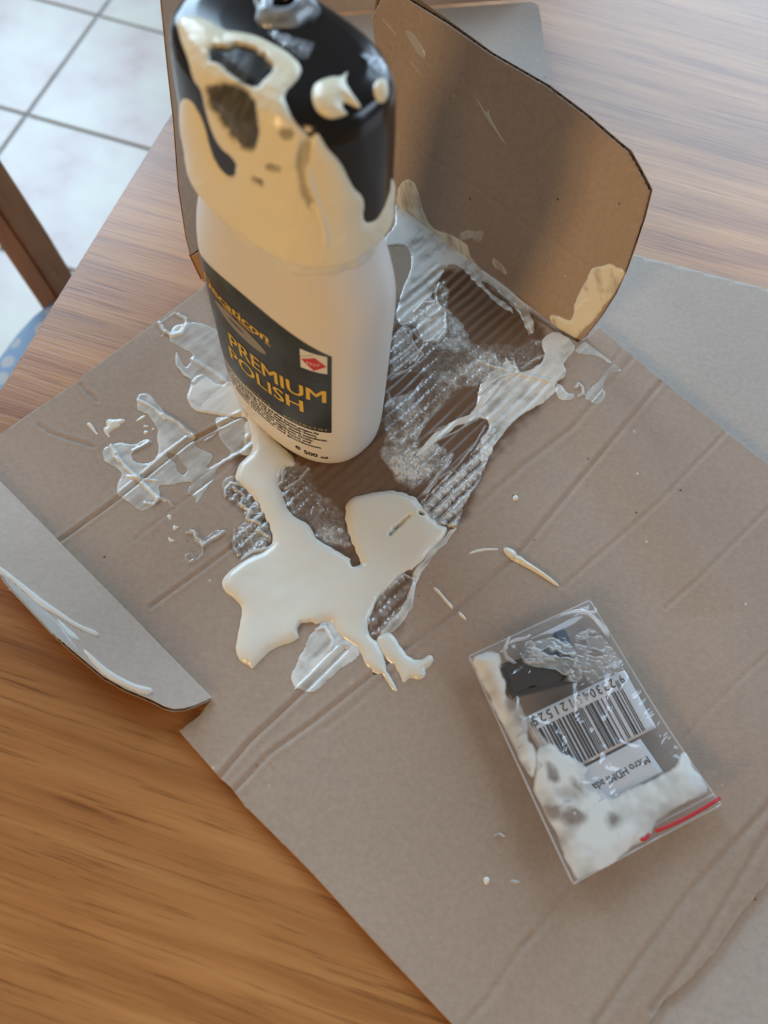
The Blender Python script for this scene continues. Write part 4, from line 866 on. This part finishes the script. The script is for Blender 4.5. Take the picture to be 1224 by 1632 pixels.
for k, (nm, sg) in enumerate((('back_film', -1), ('front_film', 1))):
    z = hb(x, y) + bag_mid(x, y, S_, T_) + sg * bag_open(x, y, S_, T_) * (1 if sg > 0 else .45) + wrinkle(x, y, k) * (1 if sg > 0 else -.5) * sstep(0, .05, np.minimum(np.minimum(S_, 1 - S_), np.minimum(T_, 1 - T_)))
    z = np.maximum(z, hb(x, y) + .0006 + .0005 * k)
    grid(nm, np.stack([x, y, z], -1), np.ones(x.shape, bool), m_bag, bag, flip=True)
def bag_z(px_, py_):   # mid height at world position (nearest grid vertex)
    i = np.argmin((x - px_) ** 2 + (y - py_) ** 2); return float((hb(x, y) + bag_mid(x, y, S_, T_)).ravel()[i])
def PB2(u_, v_):
    z = .009
    for _ in range(3): q = P(u_, v_, z); z = bag_z(q[0], q[1])
    return P(u_, v_, z)
def paper(name, quad, m, nseg=14, dz=0.0, par=bag):
    q = [PB2(*p_) for p_ in quad]; s1, t1 = np.meshgrid(np.linspace(0, 1, nseg), np.linspace(0, 1, nseg)); s1 = s1[..., None]; t1 = t1[..., None]
    G = q[0] * (1 - s1) * (1 - t1) + q[1] * s1 * (1 - t1) + q[2] * s1 * t1 + q[3] * (1 - s1) * t1; G[..., 2] += dz
    return grid(name, G, np.ones(G.shape[:2], bool), m, par, flip=True, skirt=.00012), q
# quads in the label's own reading order: top left, top right, bottom right, bottom left (it lies upside down in the photograph)
lab2, Q2 = paper('name_label', [(1058, 1232), (943, 1293), (907, 1236), (1020, 1177)], m_paper, dz=.0002)
lab1, Q1 = paper('barcode_label', [(1045, 1160), (882, 1243), (831, 1146), (994, 1068)], m_paper, dz=.0008)
def on_quad(Q, pts, dz):
    pts = np.asarray(pts, float); s1 = pts[:, :1]; t1 = pts[:, 1:2]
    G = Q[0] * (1 - s1) * (1 - t1) + Q[1] * s1 * (1 - t1) + Q[2] * s1 * t1 + Q[3] * (1 - s1) * t1; G[:, 2] += dz; return G
def quad_text(txt, Q, s0, s1, tb, ht, m, par, dz, bold=0.0, sp=1.0):
    V, Fc = text_mesh(txt, 1, 1, bold, spacing=sp); w0 = V[:, 0].max() - V[:, 0].min(); h0 = .72
    pts = np.stack([s0 + (V[:, 0] - V[:, 0].min()) / w0 * (s1 - s0), tb - V[:, 1] / h0 * ht], 1)
    return mesh('lettering', on_quad(Q, pts, dz), Fc, m, par, smooth=False)
Lc = ['0001101', '0011001', '0010011', '0111101', '0100011', '0110001', '0101111', '0111011', '0110111', '0001011']
par_ = {'9': 'LGGLGL'}
def ean(s_):
    d = [int(c) for c in s_]; r = '101'
    for k, p_ in enumerate('LGGLGL'):
        c = Lc[d[k + 1]]; r += c if p_ == 'L' else ''.join('10'[int(q)] for q in c)[::-1]
    r += '01010'
    for k in range(7, 13): r += ''.join('10'[int(q)] for q in Lc[d[k]])
    return r + '101'
code = ean('9233045121525'); V = []; Fc = []; k = 0
x0_, x1_ = .10, .955
while k < 95:
    if code[k] == '1':
        j = k
        while j < 95 and code[j] == '1': j += 1
        guard = k < 3 or k > 91 or 45 <= k < 50
        a_, b_ = x0_ + (x1_ - x0_) * k / 95, x0_ + (x1_ - x0_) * (j - .12) / 95; t0, t1 = .04, (.90 if guard else .76); n0 = len(V)
        V += [(a_, t0), (b_, t0), (b_, t1), (a_, t1)]; Fc.append([n0, n0 + 3, n0 + 2, n0 + 1]); k = j
    else: k += 1
mesh('bars', on_quad(Q1, V, .0010), Fc, m_ink, lab1, smooth=False)['kind'] = 'stuff'
quad_text('9', Q1, .045, .08, .96, .15, m_ink, lab1, .0010); quad_text('233045', Q1, .14, .50, .96, .15, m_ink, lab1, .0010, sp=1.35); quad_text('121525', Q1, .56, .93, .96, .15, m_ink, lab1, .0010, sp=1.35)
quad_text('Micro HDMI ada', Q2, .06, .83, .56, .20, m_ink, lab2, .0004)
# red zip line near the bottom edge
for (p0_, p1_, w_) in (((1145, 1272), (1042, 1325), 2.6), ((1033, 1329), (1019, 1337), 2.2)):
    pts = [PB2(p0_[0] + (p1_[0] - p0_[0]) * t, p0_[1] + (p1_[1] - p0_[1]) * t + 4 * math.sin(t * 3.1)) + np.array([0, 0, .0016]) for t in np.linspace(0, 1, 10)]
    tube('red_zip_line', pts, [.0007] * 10, m_red, bag, 8, .4)
# cream in and on the bag
def bag_cream(name, polys, cuts=(), dz=.0006, m=None, h=.0007, label=None):
    allq = [chaikin([PB2(*q)[:2] for q in pl], 2) for pl, _ in polys]; cq = [chaikin([PB2(*q)[:2] for q in pl], 2) for pl in cuts]
    pts = np.concatenate(allq); lo_, hi_ = pts.min(0) - .001, pts.max(0) + .001
    gx_, gy_ = np.meshgrid(np.arange(lo_[0], hi_[0], .0005), np.arange(lo_[1], hi_[1], .0005))
    cov = np.zeros(gx_.shape); hg = np.full(gx_.shape, -.0003); nn = fbm(gx_ * 130, gy_ * 130, 121, 3); n2 = fbm(gx_ * 80, gy_ * 80, 122, 3)
    for pl, (_, op) in zip(allq, polys):
        d = sdf(gx_, gy_, pl); e = sstep(-.0004, .0014, d + nn * .0012); c = e * np.clip(op * (.92 + .75 * n2 + .35 * nn), 0, 1); cov = np.maximum(cov, c); hg = np.maximum(hg, h * (1 - np.exp(-np.clip(d, 0, 1) / .002)) * (1 + .3 * nn + .4 * n2) * op)
    for pl in cq: cov = cov * (1 - .8 * sstep(-.0028, .0016, sdf(gx_, gy_, pl) + nn * .004))
    # bag mid height interpolated by inverting the bilinear map roughly
    A_ = np.stack([cor[1] - cor[0], cor[3] - cor[0]], 1); inv = np.linalg.inv(A_); rel = np.stack([gx_ - cor[0][0], gy_ - cor[0][1]], -1) @ inv.T
    s1 = np.clip(rel[..., 0], 0, 1); t1 = np.clip(rel[..., 1], 0, 1)
    for _ in range(4):
        q = bag_xy(s1, t1); dd = np.stack([gx_ - q[..., 0], gy_ - q[..., 1]], -1) @ inv.T; s1 = np.clip(s1 + dd[..., 0], 0, 1); t1 = np.clip(t1 + dd[..., 1], 0, 1)
    q = bag_xy(s1, t1); off = np.hypot(gx_ - q[..., 0], gy_ - q[..., 1]); 
    z = hb(gx_, gy_) + bag_mid(gx_, gy_, s1, t1) + bag_open(gx_, gy_, s1, t1) + dz + hg
    keep = (cov > .02) & (off < .0006)
    return tag(grid(name, np.stack([gx_, gy_, z], -1), keep, m or m_film, bag, {'cover': np.clip(cov, 0, .97)}, flip=True), label)
zb = lambda *p: zm(720, 930, 2.72, p)
bag_cream('cream_smear', [
    (zb((75, 315), (190, 290), (215, 330), (200, 380), (240, 440), (230, 500), (300, 520), (330, 600), (320, 680), (360, 700), (380, 800), (350, 860), (310, 820), (250, 680), (180, 540), (110, 400)), .90),
    (zb((360, 700), (440, 690), (480, 740), (560, 770), (590, 810), (575, 850), (650, 905), (685, 935), (760, 880), (880, 840), (960, 800), (980, 760), (1010, 720), (1040, 790), (1090, 850), (1120, 900), (1060, 930), (970, 980), (880, 1040), (860, 1110), (760, 1160), (690, 1220), (600, 1270), (545, 1300), (520, 1270), (480, 1160), (420, 1040), (350, 890), (350, 800)), .95),
    (zb((600, 130), (640, 160), (690, 200), (690, 250), (720, 290), (650, 230), (610, 170)), .75),
    (zb((490, 520), (590, 470), (620, 500), (600, 530), (540, 560)), .45),
    (zb((330, 590), (420, 700), (520, 770), (380, 730)), .6),],
    cuts=[zb((470, 990), (540, 970), (570, 1010), (530, 1050), (480, 1040)), zb((670, 1010), (710, 1000), (715, 1040), (685, 1050)), zb((400, 960), (450, 960), (470, 1010), (430, 1020)), zb((235, 480), (290, 500), (280, 560), (240, 540)), zb((300, 780), (345, 790), (345, 830), (310, 810)), zb((960, 1020), (1100, 930), (1150, 920), (1172, 965), (970, 1070)),
          zb((400, 770), (425, 800), (450, 860), (430, 860)), zb((515, 860), (560, 880), (570, 920), (540, 910))], m=m_film, label='white polish smeared inside the bag')
def bag_haze(name, pl, rid, op, label=None):
    P3 = chaikin([PB2(*q)[:2] for q in pl], 2); lo_, hi_ = P3.min(0) - .001, P3.max(0) + .001
    gx_, gy_ = np.meshgrid(np.arange(lo_[0], hi_[0], .0003), np.arange(lo_[1], hi_[1], .0003)); d = sdf(gx_, gy_, P3)
    wx = gx_ + .002 * fbm(gx_ * 150, gy_ * 150, 151, 3); wy = gy_ + .002 * fbm(gx_ * 150 + 5, gy_ * 150, 152, 3); n1_ = fbm(wx * 160, wy * 420, 153, 3)
    v1 = np.exp(-(n1_ * 6) ** 2); c = sstep(-.0004, .0012, d + .001 * n1_) * np.clip(op * (.5 + 1.3 * v1 + n1_), 0, .9)
    i = [np.argmin((x - a1) ** 2 + (y - b1) ** 2) for a1, b1 in P3[::8]]; zt = float(np.max((hb(x, y) + bag_mid(x, y, S_, T_) + bag_open(x, y, S_, T_)).ravel()[i]))
    q_ = bag_mid(x, y, S_, T_) + hb(x, y) + bag_open(x, y, S_, T_)
    xi = x.ravel()[::7]; yi = y.ravel()[::7]; qi = q_.ravel()[::7]; zz_ = np.zeros(gx_.shape)
    sel = (xi > lo_[0] - .003) & (xi < hi_[0] + .003) & (yi > lo_[1] - .003) & (yi < hi_[1] + .003); A3 = np.stack([xi[sel], yi[sel], xi[sel] ** 2, yi[sel] ** 2, xi[sel] * yi[sel], 1 + 0 * xi[sel]], 1)
    cf = np.linalg.lstsq(A3, qi[sel], rcond=None)[0]; zz_ = cf[0] * gx_ + cf[1] * gy_ + cf[2] * gx_ ** 2 + cf[3] * gy_ ** 2 + cf[4] * gx_ * gy_ + cf[5]
    tag(grid(name, np.stack([gx_, gy_, zz_ + .0009 + .0003 * v1], -1), c > .02, m_film, bag, {'cover': c}, flip=True), label)
bag_haze('polish_haze', zb((290, 330), (310, 280), (380, 250), (480, 225), (500, 270), (530, 320), (560, 400), (540, 440), (470, 440), (430, 380), (350, 375), (300, 360)), (), .34)
bag_haze('polish_haze', zb((500, 240), (600, 190), (680, 270), (720, 330), (760, 380), (640, 420), (590, 460), (545, 380)), (), .16)
m_fold_highlight = film_mat('clear_fold_and_highlight', (.85, .87, .88), .1)
def edge_tube(name, a_, b_, rad_):
    pts = []
    for t in np.linspace(0, 1, 24):
        st_ = (a_[0] + (b_[0] - a_[0]) * t, a_[1] + (b_[1] - a_[1]) * t); q = bag_xy(st_[0], st_[1]); pts.append((q[0], q[1], float((hb(np.array([q[0]]), np.array([q[1]])) + bag_mid(q[0], q[1], st_[0], st_[1]))[0])))
    o = tube(name, pts, [rad_] * 24, m_fold_highlight, bag, 6, .6); at = o.data.attributes.new('cover', 'FLOAT', 'POINT'); at.data.foreach_set('value', [.30] * len(o.data.vertices))
edge_tube('side_highlight', (0, 0), (0, 1), .0005); edge_tube('side_highlight', (1, 0), (1, 1), .0004); edge_tube('top_highlight', (0, 0), (1, 0), .0004); edge_tube('bottom_highlight', (0, 1), (1, 1), .0005); edge_tube('zip_track', (.5, .955), (1, .955), .0005)  # pale tubes paint white highlights along the film edges; zip_track is a real part
# crumpled clear folds at the bag's upper corner
for pl_ in (((812, 1014), (806, 1026), (800, 1045), (822, 1062), (838, 1072)), ((806, 1030), (818, 1022), (836, 1020), (846, 1012)), ((832, 1036), (840, 1024), (852, 1030), (842, 1040)), ((920, 968), (930, 980), (948, 978), (944, 968)), ((885, 985), (905, 978), (925, 975), (940, 984), (955, 1000), (965, 1020))):
    P3 = [PB2(*q) + np.array([0, 0, .0028]) for q in chaikin(pl_, 1)[:-2]]
    o = tube('film_fold', P3, [.0003 + .0006 * math.sin(math.pi * (k + .5) / len(P3)) for k in range(len(P3))], m_fold_highlight, bag, 8, .5); at = o.data.attributes.new('cover', 'FLOAT', 'POINT'); at.data.foreach_set('value', [.35] * len(o.data.vertices))
# adapter: body plus plug shell
ad = empty('hdmi_adapter', (*DEV, .006), 'small black cable adapter inside the bag beside the barcode', 'adapter')
dv = PM(905, 1028)[:2] - PM(812, 1085)[:2]; daz = math.atan2((PM(918, 1062) - PM(812, 1088))[1], (PM(918, 1062) - PM(812, 1088))[0])
c1_ = P(863, 1070, .0125); c2_ = P(872, 1040, .0115)
zz_ = float(hb(np.array([DEV[0]]), np.array([DEV[1]]))[0])
body_ = box('adapter_body', (c1_[0], c1_[1], zz_ + .0062), (.0325, .0150, .0085), m_dev, ad, daz, .0018)
box('plug_shell', (c2_[0] + .001, c2_[1] + .001, zz_ + .0062), (.0210, .0090, .0055), m_devs, ad, daz + .10, .0010)
box('plug_tip', (*(np.array(c2_[:2]) + np.array([math.cos(daz), math.sin(daz)]) * .009 + np.array([-math.sin(daz), math.cos(daz)]) * .0055), zz_ + .0062), (.0055, .0060, .0042), m_devs, ad, daz + .10, .0008)
for k in range(3): box('grip_ridge', (*(np.array(c1_[:2]) + np.array([math.cos(daz), math.sin(daz)]) * (.0085 + .0022 * k)), zz_ + .0107), (.0009, .0095, .0006), m_dev, ad, daz, .0002)

bpy.context.view_layer.update()
